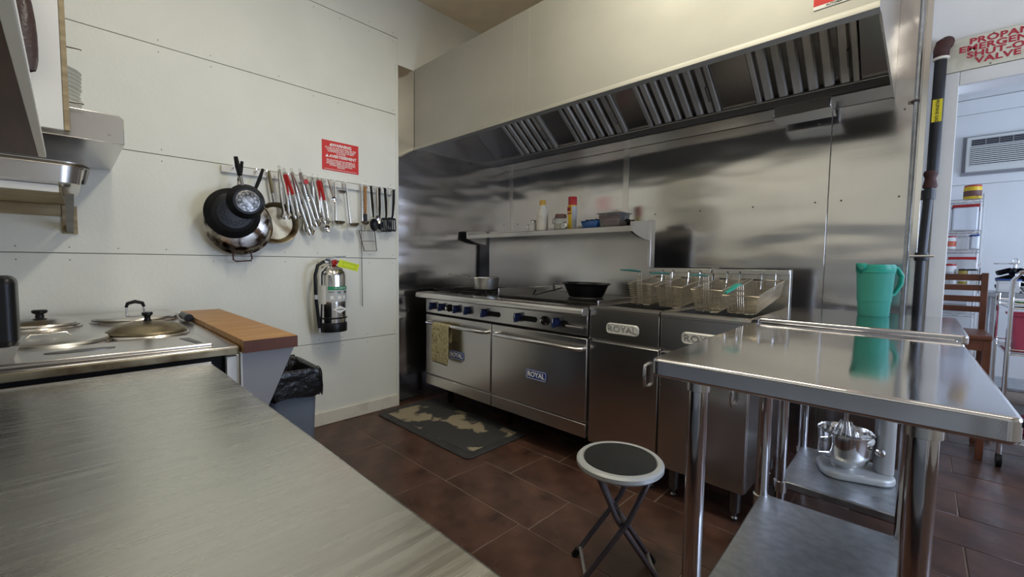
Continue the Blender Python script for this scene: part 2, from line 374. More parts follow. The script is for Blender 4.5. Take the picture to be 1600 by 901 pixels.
# ================================================================ RANGE
RX0, RX1, RY, RYB = -2.99, -1.383, 2.08, 2.86
t = thing('gas_range', 'wide stainless gas range with burners, griddle, two ovens and blue knobs', 'range', ((RX0+RX1)/2, 2.45, 0))
bx(RX0, RX1, RY+.03, RYB, .19, .955).build('body', 'steel', t, bevel=.003)
B().prism([(2.022, .925), (2.03, .918), (2.16, .918), (2.16, .968), (2.05, .968), (2.03, .962), (2.022, .95)], 'x', RX0-.07, RX1+.002).build('front_rail', 'steel_h', t, bevel=.002)
bx(RX0-.06, RX1, 2.16, RYB, .945, .966).build('cooktop', 'griddle', t, bevel=.002)
cp = bx(RX0, RX1, RY, RY+.03, .80, .918).build('control_panel', 'steel_h', t, bevel=.002)
bx(RX0+.004, RX1-.004, RY+.012, RY+.03, .783, .80).build('vent_gap', 'black_gap', t)
def knob(x, z, blue=True):
    b = B(); b.M = Matrix.Translation((x, RY, z)) @ Matrix.Rotation(R(90), 4, 'X')
    if blue:
        b.lathe([(0, 0), (.029, 0), (.027, .018), (.022, .034), (0, .034)], 18); b.box(-.0085, .0085, -.030, .030, .014, .044); m = 'knob_blue'
    else:
        b.lathe([(0, 0), (.030, 0), (.030, .012), (.022, .02), (.019, .03), (0, .032)], 18); m = 'black_plastic'
    k = fix(b.build('knob', m, t, bevel=.002))
    if not blue:
        b = B(); b.M = Matrix.Translation((x, RY-.03, z)) @ Matrix.Rotation(R(90), 4, 'X'); b.lathe([(0, 0), (.012, 0), (.011, .009), (0, .011)], 14); b.build('knob_cap', 'chrome', k)
    else:
        bx(x-.0018, x+.0018, RY-.0455, RY-.043, z, z+.026).build('pointer', 'silver_label', k)
for x in (-2.885, -2.765, -2.575, -2.445, -2.255, -1.925, -1.605): knob(x, .858)
knob(-2.67, .858, False); knob(-1.70, .858, False)
for a, c in ((-2.225, -2.10), (-1.895, -1.765), (-1.575, -1.52)):
    b = B(); b.prism(rrect(a, c, .838, .874, .017), 'y', RY-.002, RY+.002); fix(b.build('slot', 'black_gap', cp))
B().tube([(-1.52, RY-.022, .848), (-1.40, RY-.022, .848)], .009, 10).build('lever', 'steel', t)
bx(-1.53, -1.515, RY-.03, RY, .838, .858).build('lever_block', 'black_plastic', t)
def oven(x0, x1, hz):
    d = bx(x0, x1, RY, RY+.035, .283, .783).build('oven_door', 'steel', t, bevel=.004)
    h = B(); a, c = x0+.05, x1-.015
    h.tube([(a, RY, hz), (a, RY-.03, hz), (a+.03, RY-.048, hz), (c-.03, RY-.048, hz), (c, RY-.03, hz), (c, RY, hz)], .0125, 10); h.build('door_handle', 'chrome', d)
    bx(x0, x1, RY+.002, RY+.03, .19, .272).build('kick_plate', 'steel_h', t, bevel=.003)
    return d
dl = oven(RX0, -2.197, .722); dr = oven(-2.187, RX1, .722)
def badge(d, x, z):
    b = B(); b.prism(rrect(x-.088, x+.088, z-.032, z+.032, .012), 'y', RY-.004, RY+.001); fix(b.build('badge', 'badge_blue', d))
    b = B(); P = rrect(x-.083, x+.083, z-.027, z+.027, .010); b.tube([(p[0], RY-.0045, p[1]) for p in P], .0013, 5, True); b.build('badge_border', 'white_print', d)
    text('badge_lettering', 'ROYAL', .046, 'white_print', d, (x, RY-.0052, z), FACE_B, bold=.0012)
badge(dr, -1.765, .495); badge(dl, -2.58, .495)
for x in (RX0+.08, -2.19, RX1-.08):
    for y in (RY+.2, RYB-.08): B().lathe([(0, 0), (.022, 0), (.022, .03), (.028, .05), (.028, .195), (0, .195)], 12, (x, y, 0)).build('leg', 'iron_black', t)  # near-black leg colour stands in for the shade under the range
# burners and grates on the left, griddle on the right
for gx in (-2.86, -2.50):
    for gy in (2.32, 2.63):
        b = B(); z = .985; s = .145
        b.tube([(gx-s, gy-s, z), (gx+s, gy-s, z), (gx+s, gy+s, z), (gx-s, gy+s, z)], .007, 6, True)
        for k in range(8):
            a = k*pi/4; rr = s*1.0 if k % 2 == 0 else s*1.35
            b.tube([(gx+.035*cos(a), gy+.035*sin(a), z+.004), (gx+rr*cos(a), gy+rr*sin(a), z)], .006, 6)
        for sx in (-1, 1):
            for sy in (-1, 1): b.tube([(gx+s*sx, gy+s*sy, z), (gx+s*sx, gy+s*sy, .966)], .006, 6)
        g = b.build('grate', 'iron_black', t)
        B().lathe([(0, 0), (.05, 0), (.045, .012), (.02, .016), (0, .016)], 16, (gx, gy, .966)).build('burner', 'iron_black', t)
bx(-2.24, RX1-.01, 2.20, RYB-.02, .966, .984).build('griddle_plate', 'griddle', t, bevel=.003)
bx(-2.25, -2.242, 2.2, RYB-.02, .966, 1.03).build('griddle_guard', 'steel', t, bevel=.002); bx(RX1-.012, RX1-.004, 2.2, RYB-.02, .966, 1.0).build('griddle_guard', 'steel', t, bevel=.002)
# back guard with shelf
bg = bx(-3.05, -1.39, RYB, RYB+.05, .93, 1.52).build('back_guard', 'steel', t, bevel=.002)
bx(-1.402, -1.385, RYB-.006, RYB+.06, .93, 1.535).build('guard_edge', 'steel', bg, bevel=.002)
sh = B(); sh.box(-3.085, -1.405, 2.60, RYB, 1.468, 1.476); sh.prism([(2.597, 1.440), (2.603, 1.440), (2.603, 1.476), (2.597, 1.476)], 'x', -3.085, -1.405)
sh = sh.build('guard_shelf', 'steel_h', t, smooth=False)
for k in range(9): B().tube([(-3.07, 2.63+k*.025, 1.478), (-1.42, 2.63+k*.025, 1.478)], .004, 6).build('shelf_rod', 'steel_dark', sh)
for x in (-3.085, -1.405):
    B().prism([(2.60, 1.505), (RYB, 1.53), (RYB, 1.39)]+[(RYB-.26*sin(a*pi/12)*1., 1.44-.05*cos(a*pi/12)**2) for a in range(1, 7)], 'x', x-.004, x+.012).build('shelf_bracket', 'steel', t, smooth=False)
# towel over the oven rail
b = B(); x0, x1 = -2.815, -2.60; yb = RY-.048; n = 9; prof = [(yb+.018, .58), (yb+.018, .66), (yb+.0165, .716), (yb+.008, .734), (yb-.005, .738), (yb-.016, .728), (yb-.019, .70), (yb-.021, .62), (yb-.023, .52), (yb-.022, .42)]
vs = []; fs = []
for j, (y, z) in enumerate(prof):
    for i in range(n):
        u = i/(n-1); vs.append((x0+(x1-x0)*u+random.uniform(-.003, .003)+(.01*u if j > 6 else 0), y+.004*sin(u*7+j*.5)*(j > 5), z+random.uniform(-.002, .002)-(.012*u if j == 9 else 0)))
for j in range(len(prof)-1):
    for i in range(n-1): fs.append((j*n+i, j*n+i+1, (j+1)*n+i+1, (j+1)*n+i))
b.add(vs, fs); tag(b.build('towel', 'towel', solid=.005, sub=1, loc=(-2.7, yb, .42)), 'tan terry towel hung over the oven door rail', 'towel')

# pans on the range
t = thing('saucepan', 'dented aluminium saucepan standing on the front burner grate', 'saucepan', (-2.56, 2.36, .994))
fix(B().lathe([(0, 0), (.085, 0), (.098, .012), (.112, .10), (.118, .102), (.115, .106), (.108, .102), (.094, .014), (0, .006)], 32, (-2.56, 2.36, .994)).build('pot', 'aluminium', t))
B().tube([(-2.655, 2.30, 1.085), (-2.70, 2.27, 1.098), (-2.83, 2.19, 1.125)], [.009, .007, .008], 8, flat=.5).build('handle', 'aluminium', t)
t = thing('roasting_pan', 'black oval pan with flared rim resting on the griddle', 'pan', (-1.68, 2.50, .985))
fix(B().lathe([(0, 0), (.11, 0), (.125, .01), (.158, .085), (.178, .095), (.178, .099), (.155, .092), (.12, .016), (0, .008)], 40, (-1.68, 2.50, .987), 1.0, .85).build('bowl', 'nonstick', t))
B().lathe([(0, 0), (.122, 0), (.124, .006), (0, .006)], 40, (-1.68, 2.50, .9845), 1, .85).build('base_ring', 'aluminium', t)
for s in (-1, 1):
    c, q = (-1.68+s*.15, 2.50-s*.06); B().prism([(c-.02*s, q-.045), (c+.055*s, q-.05), (c+.06*s, q+.02), (c-.02*s, q+.045)], 'z', 1.078, 1.088).build('grip', 'nonstick', t, bevel=.003)
t = thing('griddle_scraper', 'thin wire griddle scraper leaning beside the black oval pan', 'scraper', (-2.0, 2.38, .985))
B().tube([(-2.02, 2.35, .990), (-1.86, 2.47, 1.045)], .004, 8).build('rod', 'iron_black', t)
B().tube([(-2.03, 2.345, .988), (-2.015, 2.355, 1.03)], .006, 8).build('blade', 'iron_black', t)

# things on the range shelf
SZ = 1.482
t = thing('spice_shaker', 'small steel lidded spice shaker on the range shelf', 'shaker', (-2.335, 2.68, SZ))
B().cyl((-2.335, 2.68, SZ), .028, .072).build('body', 'white_plastic', t); B().lathe([(0, 0), (.030, 0), (.030, .014), (.024, .02), (0, .02)], 18, (-2.335, 2.68, SZ+.07)).build('lid', 'steel', t)
b = B().tube([(-2.362, 2.675, SZ+.06), (-2.39, 2.67, SZ+.052), (-2.39, 2.67, SZ+.022), (-2.362, 2.675, SZ+.015)], .003, 6).build('handle', 'steel', t)
t = thing('squeeze_bottle', 'ribbed off-white bottle with amber cap on the range shelf', 'bottle', (-2.235, 2.68, SZ))
P = [(0, 0), (.044, 0), (.048, .008)]
for k in range(9): z = .012+k*.014; P += [(.049, z), (.0465, z+.007)]
P += [(.046, .138), (.038, .165), (.030, .185), (.027, .198), (.027, .205), (0, .205)]
B().lathe(P, 28, (-2.235, 2.68, SZ)).build('body', 'cream_plastic', t); B().lathe([(0, 0), (.028, 0), (.026, .03), (.022, .042), (0, .044)], 22, (-2.235, 2.68, SZ+.203)).build('cap', 'brass_cap', t)
t = thing('clip_jar', 'squat glass jar with brown lid and wire clip on the range shelf', 'jar', (-2.065, 2.70, SZ))
fix(B().lathe([(0, 0), (.048, 0), (.05, .01), (.05, .075), (.042, .095), (.039, .095), (.046, .073), (.046, .006), (0, .006)], 26, (-2.065, 2.70, SZ)).build('body', 'glass', t)); B().cyl((-2.065, 2.70, SZ+.007), .044, .04).build('contents', 'cream_plastic', t)
B().lathe([(0, 0), (.046, 0), (.046, .012), (.042, .028), (0, .03)], 26, (-2.065, 2.70, SZ+.094)).build('lid', 'brown_lid', t)
B().tube([(-2.11, 2.69, SZ+.10), (-2.13, 2.685, SZ+.085), (-2.132, 2.685, SZ+.05), (-2.115, 2.688, SZ+.055)], .003, 6).build('clip', 'steel_dark', t)
t = thing('spray_can', 'yellow cooking spray can with a tall red cap', 'spray can', (-1.975, 2.73, SZ))
B().lathe([(0, 0), (.033, 0), (.034, .004), (.034, .185), (.031, .19), (0, .19)], 26, (-1.975, 2.73, SZ)).build('can', 'yellow_can', t); B().lathe([(0, 0), (.034, 0), (.034, .06), (.032, .064), (0, .064)], 26, (-1.975, 2.73, SZ+.188)).build('cap', 'red_plastic', t)
b = B(); vs = []; fs = []
for j, z in enumerate((.01, .18)):
    for k in range(7): a = R(-62+k*14); vs.append((-1.975+.0346*cos(a), 2.73+.0346*sin(a), SZ+z))
for k in range(6): fs.append((k, k+1, k+8, k+7))
b.add(vs, fs).build('label', 'silver_label', t)
text('lettering', 'M', .05, 'red_print', t, (-1.982, 2.73-.0365, SZ+.155), (R(90), 0, R(-10)), bold=.0015); bx(-2.0, -1.962, 2.73-.036, 2.73-.0335, SZ+.118, SZ+.128).build('stripe', 'red_print', t)
t = thing('kitchen_timer', 'little round dial leaning in front of the spray can', 'timer', (-1.965, 2.655, SZ))
b = B(); b.M = Matrix.Translation((-1.99, 2.655, SZ+.027)) @ Matrix.Rotation(R(78), 4, 'X'); b.lathe([(0, 0), (.027, 0), (.027, .012), (.02, .016), (0, .016)], 22); b.build('case', 'cast_metal', t)
b = B(); b.M = Matrix.Translation((-1.99, 2.6385, SZ+.0305)) @ Matrix.Rotation(R(78), 4, 'X'); b.lathe([(0, 0), (.018, 0), (.018, .001), (0, .001)], 20); b.build('dial', 'silver_label', t)
t = thing('blue_dish', 'blue rectangular dish with dark contents on the range shelf', 'dish', (-1.755, 2.69, SZ))
b = B(); b.M = Matrix.Translation((-1.755, 2.69, SZ)); b.add([(-.055, -.05, 0), (.055, -.05, 0), (.055, .05, 0), (-.055, .05, 0), (-.068, -.062, .05), (.068, -.062, .05), (.068, .062, .05), (-.068, .062, .05)], [(3, 2, 1, 0), (0, 1, 5, 4), (1, 2, 6, 5), (2, 3, 7, 6), (3, 0, 4, 7)]); b.build('dish', 'blue_dish', t, solid=.004)
for k in range(5): B().lathe([(0, 0), (.016, .004), (.02, .016), (.012, .026), (0, .028)], 10, (-1.80+k*.022, 2.68+.012*(k % 2), SZ+.036)).build('contents', 'nonstick', t)
t = thing('clear_tub', 'clear lidded plastic tub of brown food on the range shelf', 'tub', (-1.59, 2.70, SZ))
b = B(); b.M = Matrix.Translation((-1.59, 2.70, SZ)); w_, d_ = .085, .065; b.add([(-w_+.01, -d_+.01, 0), (w_-.01, -d_+.01, 0), (w_-.01, d_-.01, 0), (-w_+.01, d_-.01, 0), (-w_, -d_, .09), (w_, -d_, .09), (w_, d_, .09), (-w_, d_, .09)], [(3, 2, 1, 0), (0, 1, 5, 4), (1, 2, 6, 5), (2, 3, 7, 6), (3, 0, 4, 7)]); b.build('body', 'clear_plastic', t, solid=.003)
bx(-1.655, -1.525, 2.65, 2.75, SZ+.006, SZ+.055).build('contents', 'brown_lid', t, bevel=.01)
bx(-1.69, -1.49, 2.625, 2.775, SZ+.09, SZ+.097).build('lid', 'clear_plastic', t, bevel=.003); bx(-1.678, -1.502, 2.632, 2.637, SZ+.066, SZ+.072).build('rim_band', 'brown_lid', t)
t = thing('scouring_pad', 'crumpled black scouring pad beside the clear tub', 'pad', (-1.46, 2.70, SZ))
b = B(); random.seed(3)
for k in range(9): b.lathe([(0, 0), (.014, .004), (.017, .014), (.010, .024), (0, .026)], 8, (-1.462+random.uniform(-.025, .028), 2.70+random.uniform(-.03, .03), SZ+random.uniform(0, .028)))
b.build('pad', 'iron_black', t)

# ================================================================ FRYERS
FY = 2.10
def fryer(x0, x1, label, hx):
    t = thing('deep_fryer', label, 'fryer', ((x0+x1)/2, 2.5, 0), None, 'stainless deep fryers beside the range')
    bx(x0+.002, x1-.002, FY+.02, 2.84, .167, .94).build('cabinet', 'steel', t, bevel=.003)
    bx(x0+.003, x1-.003, FY-.004, FY+.022, .79, .955).build('upper_panel', 'steel', t, bevel=.003)
    d = bx(x0+.004, x1-.004, FY, FY+.022, .172, .776).build('door', 'steel', t, bevel=.003)
    B().prism([(FY-.012, .955), (FY+.05, .955), (FY+.06, .978), (FY, .978), (FY-.012, .968)], 'x', x0+.002, x1-.002).build('front_rim', 'steel_h', t, smooth=False)
    b = B(); b.box(x0+.002, x0+.03, FY+.05, 2.84, .94, .975); b.box(x1-.03, x1-.002, FY+.05, 2.84, .94, .975); b.box(x0+.03, x1-.03, FY+.05, FY+.09, .94, .968); b.build('tank_rim', 'steel', t, bevel=.002)
    bx(x0+.03, x1-.03, FY+.09, 2.84, .935, .945).build('oil', 'black_gap', t)
    B().tube([(hx, FY, .70), (hx, FY-.035, .695), (hx, FY-.04, .68), (hx, FY-.04, .60), (hx, FY-.035, .585), (hx, FY, .58)], .0085, 10).build('door_handle', 'chrome', d)
    c = (x0+x1)/2; b = B(); b.prism(rrect(c-.098, c+.098, .832, .892, .022), 'y', FY-.010, FY-.003); p = fix(b.build('name_plate', 'plate_metal', t, bevel=.002))
    text('raised_lettering', 'ROYAL', .046, 'plate_relief', p, (c, FY-.0112, .862), FACE_B, sx=1.2, ext=.0015, bold=-.0006)
    b = B(); b.tube([(q[0], FY-.0105, q[1]) for q in rrect(c-.092, c+.092, .838, .886, .018)], .0016, 5, True); b.build('plate_border', 'cast_metal', p)
    b = B(); b.box(x0+.002, x1-.002, 2.84, 2.90, .167, 1.20); fl_ = b.build('flue', 'steel', t, bevel=.003)
    bx(x0+.004, x1-.004, 2.815, 2.84, 1.168, 1.198).build('basket_rail', 'steel_h', fl_, bevel=.002)
    bx(x0+.03, x1-.03, 2.845, 2.895, 1.199, 1.204).build('flue_opening', 'black_gap', fl_)
    for x in (x0+.06, x1-.06):
        for y in (FY+.08, 2.80): B().lathe([(0, 0), (.014, 0), (.017, .012), (.011, .02), (.011, .035), (.026, .045), (.029, .17), (0, .17)], 14, (x, y, 0)).build('leg', 'steel_dark', t)
fryer(-1.378, -.953, 'stainless deep fryer between the range and the other fryer', -1.01)
fryer(-.950, -.530, 'stainless deep fryer standing next to the steel work table', -.59)
def basket(cx, fy, fz, bz, wf, hgt, label, tiltc, low=False):
    L = 2.80-fy
    t = thing('fry_basket', label, 'basket', (cx, fy, fz), (math.atan2(bz-fz, L), 0, 0), 'wire fry baskets hung over the fryers')
    W = wf/2; wb_ = W*.80; H_ = hgt
    def P(u, v, h):    # u -1..1 across, v 0..1 back, h 0 top .. 1 bottom
        s = W+(wb_-W)*h; y = .012*h + v*(L-.03*h); return (u*s, y, -H_*h)
    B().tube([P(-1, 0, 0), P(1, 0, 0), P(1, 1, 0), P(-1, 1, 0)], .0045, 8, True).build('rim', 'basket_wire', t)
    m = B(); r = .0019; rv_ = .0009
    nh = int(H_/.0105)
    for k in range(1, nh+1): h = k/nh; m.tube([P(-1, 0, h), P(1, 0, h), P(1, 1, h), P(-1, 1, h)], r, 4, True)
    nw = int(wf/.016); nl = int(L/.016)
    for k in range(nw+1): u = -1+2*k/nw; m.tube([P(u, 0, 0), P(u, 0, 1), P(u, 1, 1), P(u, 1, 0)], rv_, 4)
    for k in range(nl+1): v = k/nl; m.tube([P(-1, v, 0), P(-1, v, 1), P(1, v, 1), P(1, v, 0)], rv_, 4)
    mo = m.build('wire_mesh', 'mesh_wire', t, smooth=False); mo['kind'] = 'stuff'
    for s in (-1, 1): B().tube([P(s*.9, 0, 1), P(s*.9, .0, 1.06), P(s*.25, .0, 1.06), P(s*.25, 0, 1)], .003, 6).build('foot_wire', 'chrome', t)
    hd = B(); top = .075 if not low else .055
    for s in (-.013, -.0043, .0043, .013): hd.tube([(s, .008, -H_*1.03), (s, -.004, -.02), (s, -.006, top)], .0022, 6)
    for z in (-H_*.95, -.0, top-.03): hd.box(-.017, .017, -.009, -.002, z-.003, z+.003)
    ho = hd.build('handle_frame', 'basket_wire', t)
    B().tube([(0, -.006, top), (0, -.05, top+.008), (0, -.13, top+(.02 if not low else .0)), (0, -.22, top+(.03 if not low else -.005))], [.013, .014, .014, .008], 10, flat=.42).build('grip', tiltc, ho)
    for s in (-.45, .45):
        B().tube([(s*W, L-.02, -.05), (s*W, L+.002, -.0), (s*W, L+.004, .035), (s*W, L+.012, .045), (s*W, L+.022, .035)], .0025, 6).build('hook', 'chrome', t)
basket(-1.235, 2.42, 1.103, 1.138, .158, .125, 'wire fry basket next to the black oval pan', 'teal_handle')
basket(-1.055, 2.42, 1.094, 1.138, .160, .122, 'wire fry basket hung second from the range', 'teal_handle')
basket(-.822, 2.36, 1.09, 1.138, .156, .118, 'wire fry basket hung second from the steel table', 'teal_handle')
basket(-.632, 2.28, 1.073, 1.138, .158, .09, 'wire fry basket nearest the steel table with a bright teal grip', 'teal_lid', True)

# ================================================================ STEEL WORK TABLES
def table(x0, x1, y0, y1, z, lip, shz, label, lr, ins, m, more=0.):
    t = thing('work_table', label, 'table', ((x0+x1)/2, (y0+y1)/2, 0))
    b = B(); r = .012
    for (px, py, qx, qy) in ((x0, y0, x1, y1),):
        b.prism([(p[0], p[1]) for p in rrect(px, qx, py, qy, .02, 4)], 'z', z-lip, z)
    tp = fix(b.build('table_top', m, t, bevel=.008, seg=3))
    sx0, sx1, sy0, sy1 = x0+ins, x1-ins-more, y0+ins, y1-ins
    for x in (sx0, sx1):
        for y in (sy0, sy1):
            l = B().lathe([(0, .02), (lr*.7, .02), (lr, .05), (lr, z-lip+.002), (0, z-lip+.002)], 24, (x, y, 0)).build('leg', 'steel_table', t)
            B().lathe([(lr, 0), (lr+.005, .002), (lr+.005, .038), (lr, .04)], 24, (x, y, z-lip-.04)).build('leg_socket', 'steel', l)
            B().lathe([(lr, 0), (lr+.006, .002), (lr+.006, .05), (lr, .052)], 24, (x, y, shz-.055)).build('shelf_clamp', 'steel', l)
            B().lathe([(0, 0), (lr*.75, 0), (lr*.75, .02), (0, .022)], 14, (x, y, 0)).build('foot', 'steel_dark', l)
    bx(sx0-.004, sx1+.004, sy0-.004, sy1+.004, shz-.035, shz).build('under_shelf', 'galvanised', t, bevel=.006)
    return t
tn = table(-.525, .128, 1.088, 2.10, .970, .05, .262, 'stainless work table with a galvanised shelf, set end-on beside the folding stool', .025, .095, 'steel_table', .022)
tb = table(-.522, .132, 2.125, 2.845, .990, .035, .245, 'slightly higher stainless work table that carries the teal jug', .0205, .105, 'steel_table')
B().tube([(.124, 1.125, .955), (.148, 1.122, .953)], .008, 10).build('edge_stud', 'black_plastic', tn)
tn.rotation_euler = (0, 0, R(1.3))

# pitcher
hd = Vector((.72, .69, 0)); pc = Vector((-.155, 2.66, .99))
t = thing('pitcher', 'teal translucent plastic jug with lid and loop handle', 'jug', pc)
fix(B().lathe([(0, 0), (.056, 0), (.059, .004), (.062, .07), (.064, .07), (.072, .235), (.069, .235), (.060, .068), (.055, .006), (0, .006)], 36, pc).build('body', 'teal_plastic', t))
B().lathe([(.0725, .205), (.0735, .207), (.0745, .236), (.073, .238)], 36, pc).build('rim_band', 'teal_lid', t)
B().lathe([(0, .238), (.062, .240), (.070, .243), (.071, .236), (.066, .228), (0, .228)], 36, pc).build('lid', 'teal_lid', t)
B().tube([pc+hd*.068+Vector((0, 0, .232)), pc+hd*.10+Vector((0, 0, .226)), pc+hd*.125+Vector((0, 0, .19)), pc+hd*.122+Vector((0, 0, .15)), pc+hd*.095+Vector((0, 0, .105)), pc+hd*.066+Vector((0, 0, .09))], [.012, .013, .013, .013, .012, .010], 10, flat=.7).build('handle', 'teal_lid', t)
sp = pc-hd*.07
b = B(); b.M = Matrix.Translation(sp+Vector((0, 0, .222))) @ Matrix.Rotation(math.atan2(-hd.y, -hd.x), 4, 'Z'); b.add([(0, -.03, 0), (0, .03, 0), (.022, 0, .026), (0, -.03, .026), (0, .03, .026), (.004, 0, -.02)], [(0, 5, 2, 3), (5, 1, 4, 2), (3, 2, 4)]); b.build('spout', 'teal_lid', t, solid=.003)
# stand mixer under the table
mx = Vector((-.19, 2.53, .246))
t = thing('stand_mixer', 'grey stand mixer with a polished steel bowl on the table shelf', 'mixer', mx, R(20))
B().prism(rrect(-.13, .15, -.105, .105, .07, 8), 'z', 0, .035).build('base', 'grey_paint', t, bevel=.012, seg=3)
B().prism(rrect(.085, .15, -.045, .045, .025, 5), 'z', .03, .36).build('column', 'grey_paint', t, bevel=.01)
B().tube([(.17, 0, .385), (.09, 0, .395), (-.06, 0, .39), (-.16, 0, .375)], [.055, .062, .058, .04], 16).build('head', 'grey_paint', t, sub=1)
fix(B().lathe([(0, .035), (.05, .035), (.055, .045), (.085, .068), (.103, .11), (.106, .20), (.110, .204), (.106, .207), (.102, .20), (.098, .11), (.05, .055), (0, .05)], 36, (-.03, 0, 0)).build('bowl', 'chrome', t))
B().tube([(-.10, -.07, .19), (-.15, -.10, .188), (-.155, -.10, .12), (-.105, -.075, .115)], .004, 8).build('bowl_handle', 'chrome', t)
B().tube([(-.03, 0, .36), (-.03, 0, .19)], .009, 10).build('drive_shaft', 'steel', t)
for k in range(7):
    a = k*pi/7; B().tube([(-.03+.02*cos(a), .02*sin(a), .25), (-.03+.055*cos(a), .055*sin(a), .16), (-.03, 0, .075), (-.03-.055*cos(a), -.055*sin(a), .16), (-.03-.02*cos(a), -.02*sin(a), .25)], .0014, 5).build('whisk_wire', 'chrome', t)
b = B(); b.M = Matrix.Translation((.035, -.06, .185)) @ Matrix.Rotation(R(28), 4, 'X'); b.lathe([(.010, 0), (.026, 0), (.026, .012), (.010, .012), (.010, 0)], 20); fix(b.build('collar', 'white_plastic', t))
b = B(); b.M = Matrix.Translation((.085, -.055, .14)) @ Matrix.Rotation(R(90), 4, 'X'); b.lathe([(0, 0), (.020, 0), (.018, .016), (.008, .03), (0, .03)], 16); b.build('lift_knob', 'chrome', t)
B().tube([(.14, .05, .30), (.20, .02, .31), (.16, -.04, .25), (.24, -.07, .235)], .005, 8).build('power_cord', 'black_plastic', t)

# ================================================================ FOLDING STOOL
t = thing('folding_stool', 'round folding stool with black padded seat and grey rim', 'stool', (-.812, 1.468, 0), R(41))
ZS = .455
fix(B().lathe([(0, ZS-.018), (.135, ZS-.018), (.156, ZS-.022), (.166, ZS-.012), (.166, ZS+.002), (.158, ZS+.010), (.143, ZS+.011), (.138, ZS+.006), (0, ZS+.004)], 48).build('seat_rim', 'grey_paint', t))
B().lathe([(.1385, ZS+.005), (.137, ZS+.012), (.12, ZS+.016), (0, ZS+.018)], 48).build('seat_pad', 'black_vinyl', t)
for v, s in ((-.085, 1), (.085, 1), (-.068, -1), (.068, -1)):
    B().tube([(-s*.152, v, .012), (s*.02, v, .26), (s*.095, v, ZS-.028), (s*.085, v, ZS-.016)], .0105, 10).build('leg', 'gunmetal', t)
    B().tube([(-s*.160, v, .0), (-s*.142, v, .028)], .014, 10).build('foot', 'black_plastic', t)
for s, v in ((-1, .085), (1, .068)): B().tube([(s*.135, -v, .04), (s*.135, v, .04)], .007, 8).build('foot_bar', 'cast_metal', t)
B().tube([(.006, -.09, .245), (.006, .09, .245)], .005, 8).build('pivot', 'steel_dark', t)
for s in (-1, 1): bx(s*.088-.012, s*.088+.012, -.10, .10, ZS-.032, ZS-.016).build('seat_bracket', 'gunmetal', t, bevel=.002)

# floor mat
b = B(); b.prism(rrect(-3.08, -1.955, 1.665, 2.23, .05), 'z', 0, .011); t = thing('floor_mat', 'worn black rubber mat with tan patches in front of the range', 'mat', (-2.52, 1.95, 0))
t.location = (-2.52, 1.95, .001); fix(b.build('mat_border', 'mat_edge', t, bevel=.005)); b = B(); b.prism(rrect(-3.02, -2.015, 1.725, 2.18, .02), 'z', .010, .0135); fix(b.build('mat_field', 'mat_rubber', t, bevel=.002))

# ================================================================ PIPES, DOORWAY SIGN
t = thing('gas_pipe', 'black gas pipe with rusty fittings running down beside the doorway', 'pipe', (-.005, 3.2, .0))
GX, GY = -.004, 3.205
B().tube([(GX+.022, GY, 1.72), (GX+.024, GY, 2.335)], .0245, 14).build('upper_pipe', 'pipe_black', t); B().tube([(GX, GY, 0), (GX, GY, 1.28)], .021, 14).build('lower_pipe', 'pipe_black', t); B().tube([(GX+.003, GY, 1.28), (GX+.015, GY, 1.66)], .0205, 14).build('middle_pipe', 'pipe_black', t)
B().tube([(GX+.024, GY, 2.31), (GX+.024, GY, 2.36), (GX+.03, GY, 2.385), (GX+.04, GY+.012, 2.393), (GX+.04, YB, 2.395)], [.030, .032, .033, .032, .028], 14).build('elbow', 'rust', t); B().lathe([(.024, 0), (.033, .002), (.033, .012), (.024, .014)], 14, (GX+.024, GY, 2.305)).build('elbow_ring', 'cream_plastic', t)
B().lathe([(0, 0), (.026, 0), (.030, .01), (.026, .03), (.022, .05), (.030, .075), (.026, .09), (0, .09)], 14, (GX+.016, GY, 1.645)).build('coupling', 'rust', t); B().lathe([(0, 0), (.029, 0), (.029, .05), (0, .05)], 14, (GX+.012, GY, 1.585)).build('coupling', 'pipe_black', t)
v = B().lathe([(0, 0), (.027, 0), (.030, .012), (.030, .03), (.027, .045), (0, .045)], 12, (GX+.002, GY, 1.258)).build('valve', 'pipe_black', t); B().tube([(GX-.045, GY-.03, 1.283), (GX+.05, GY-.03, 1.283)], .007, 8).build('valve_lever', 'cast_metal', v)
lb = bx(GX+.004, GX+.042, GY-.0265, GY-.0225, 1.985, 2.10).build('pipe_label', 'yellow_label', t)
text('label_lettering', 'PROPANE GAS', .0175, 'black_print', lb, (GX+.023, GY-.0275, 2.042), (R(90), R(90), 0))
t = thing('conduit', 'thin grey electrical conduit clamped to the steel wall', 'conduit', (-.066, 3.243, 0))
B().tube([(-.066, 3.243, 0), (-.062, 3.243, 3.395)], .011, 12).build('tube', 'galvanised', t)
for z in (.6, 2.13):
    b = B(); b.box(-.098, -.05, 3.252, 3.257, z-.008, z+.008); b.tube([(-.080, 3.25, z), (-.078, 3.232, z), (-.066, 3.229, z), (-.053, 3.232, z)], .006, 8); b.build('clamp', 'steel_dark', t)
t = thing('propane_sign', 'stained cream sign reading propane emergency shut-off valve over the doorway', 'sign', (.25, 3.25, 2.24))
b = B(); b.prism(rrect(.036, .50, 2.2435, 2.405, .014), 'y', 3.250, 3.256); fix(b.build('plate', 'sign_cream', t))
for i, s_ in enumerate(('PROPANE', 'EMERGENCY', 'SHUT-OFF', 'VALVE')):
    text('lettering', s_, .040, 'red_print', t, (.238 if i != 3 else .222, 3.2494, 2.380-i*.0335), FACE_B, bold=.0013, sx=1.28, space=1.06)
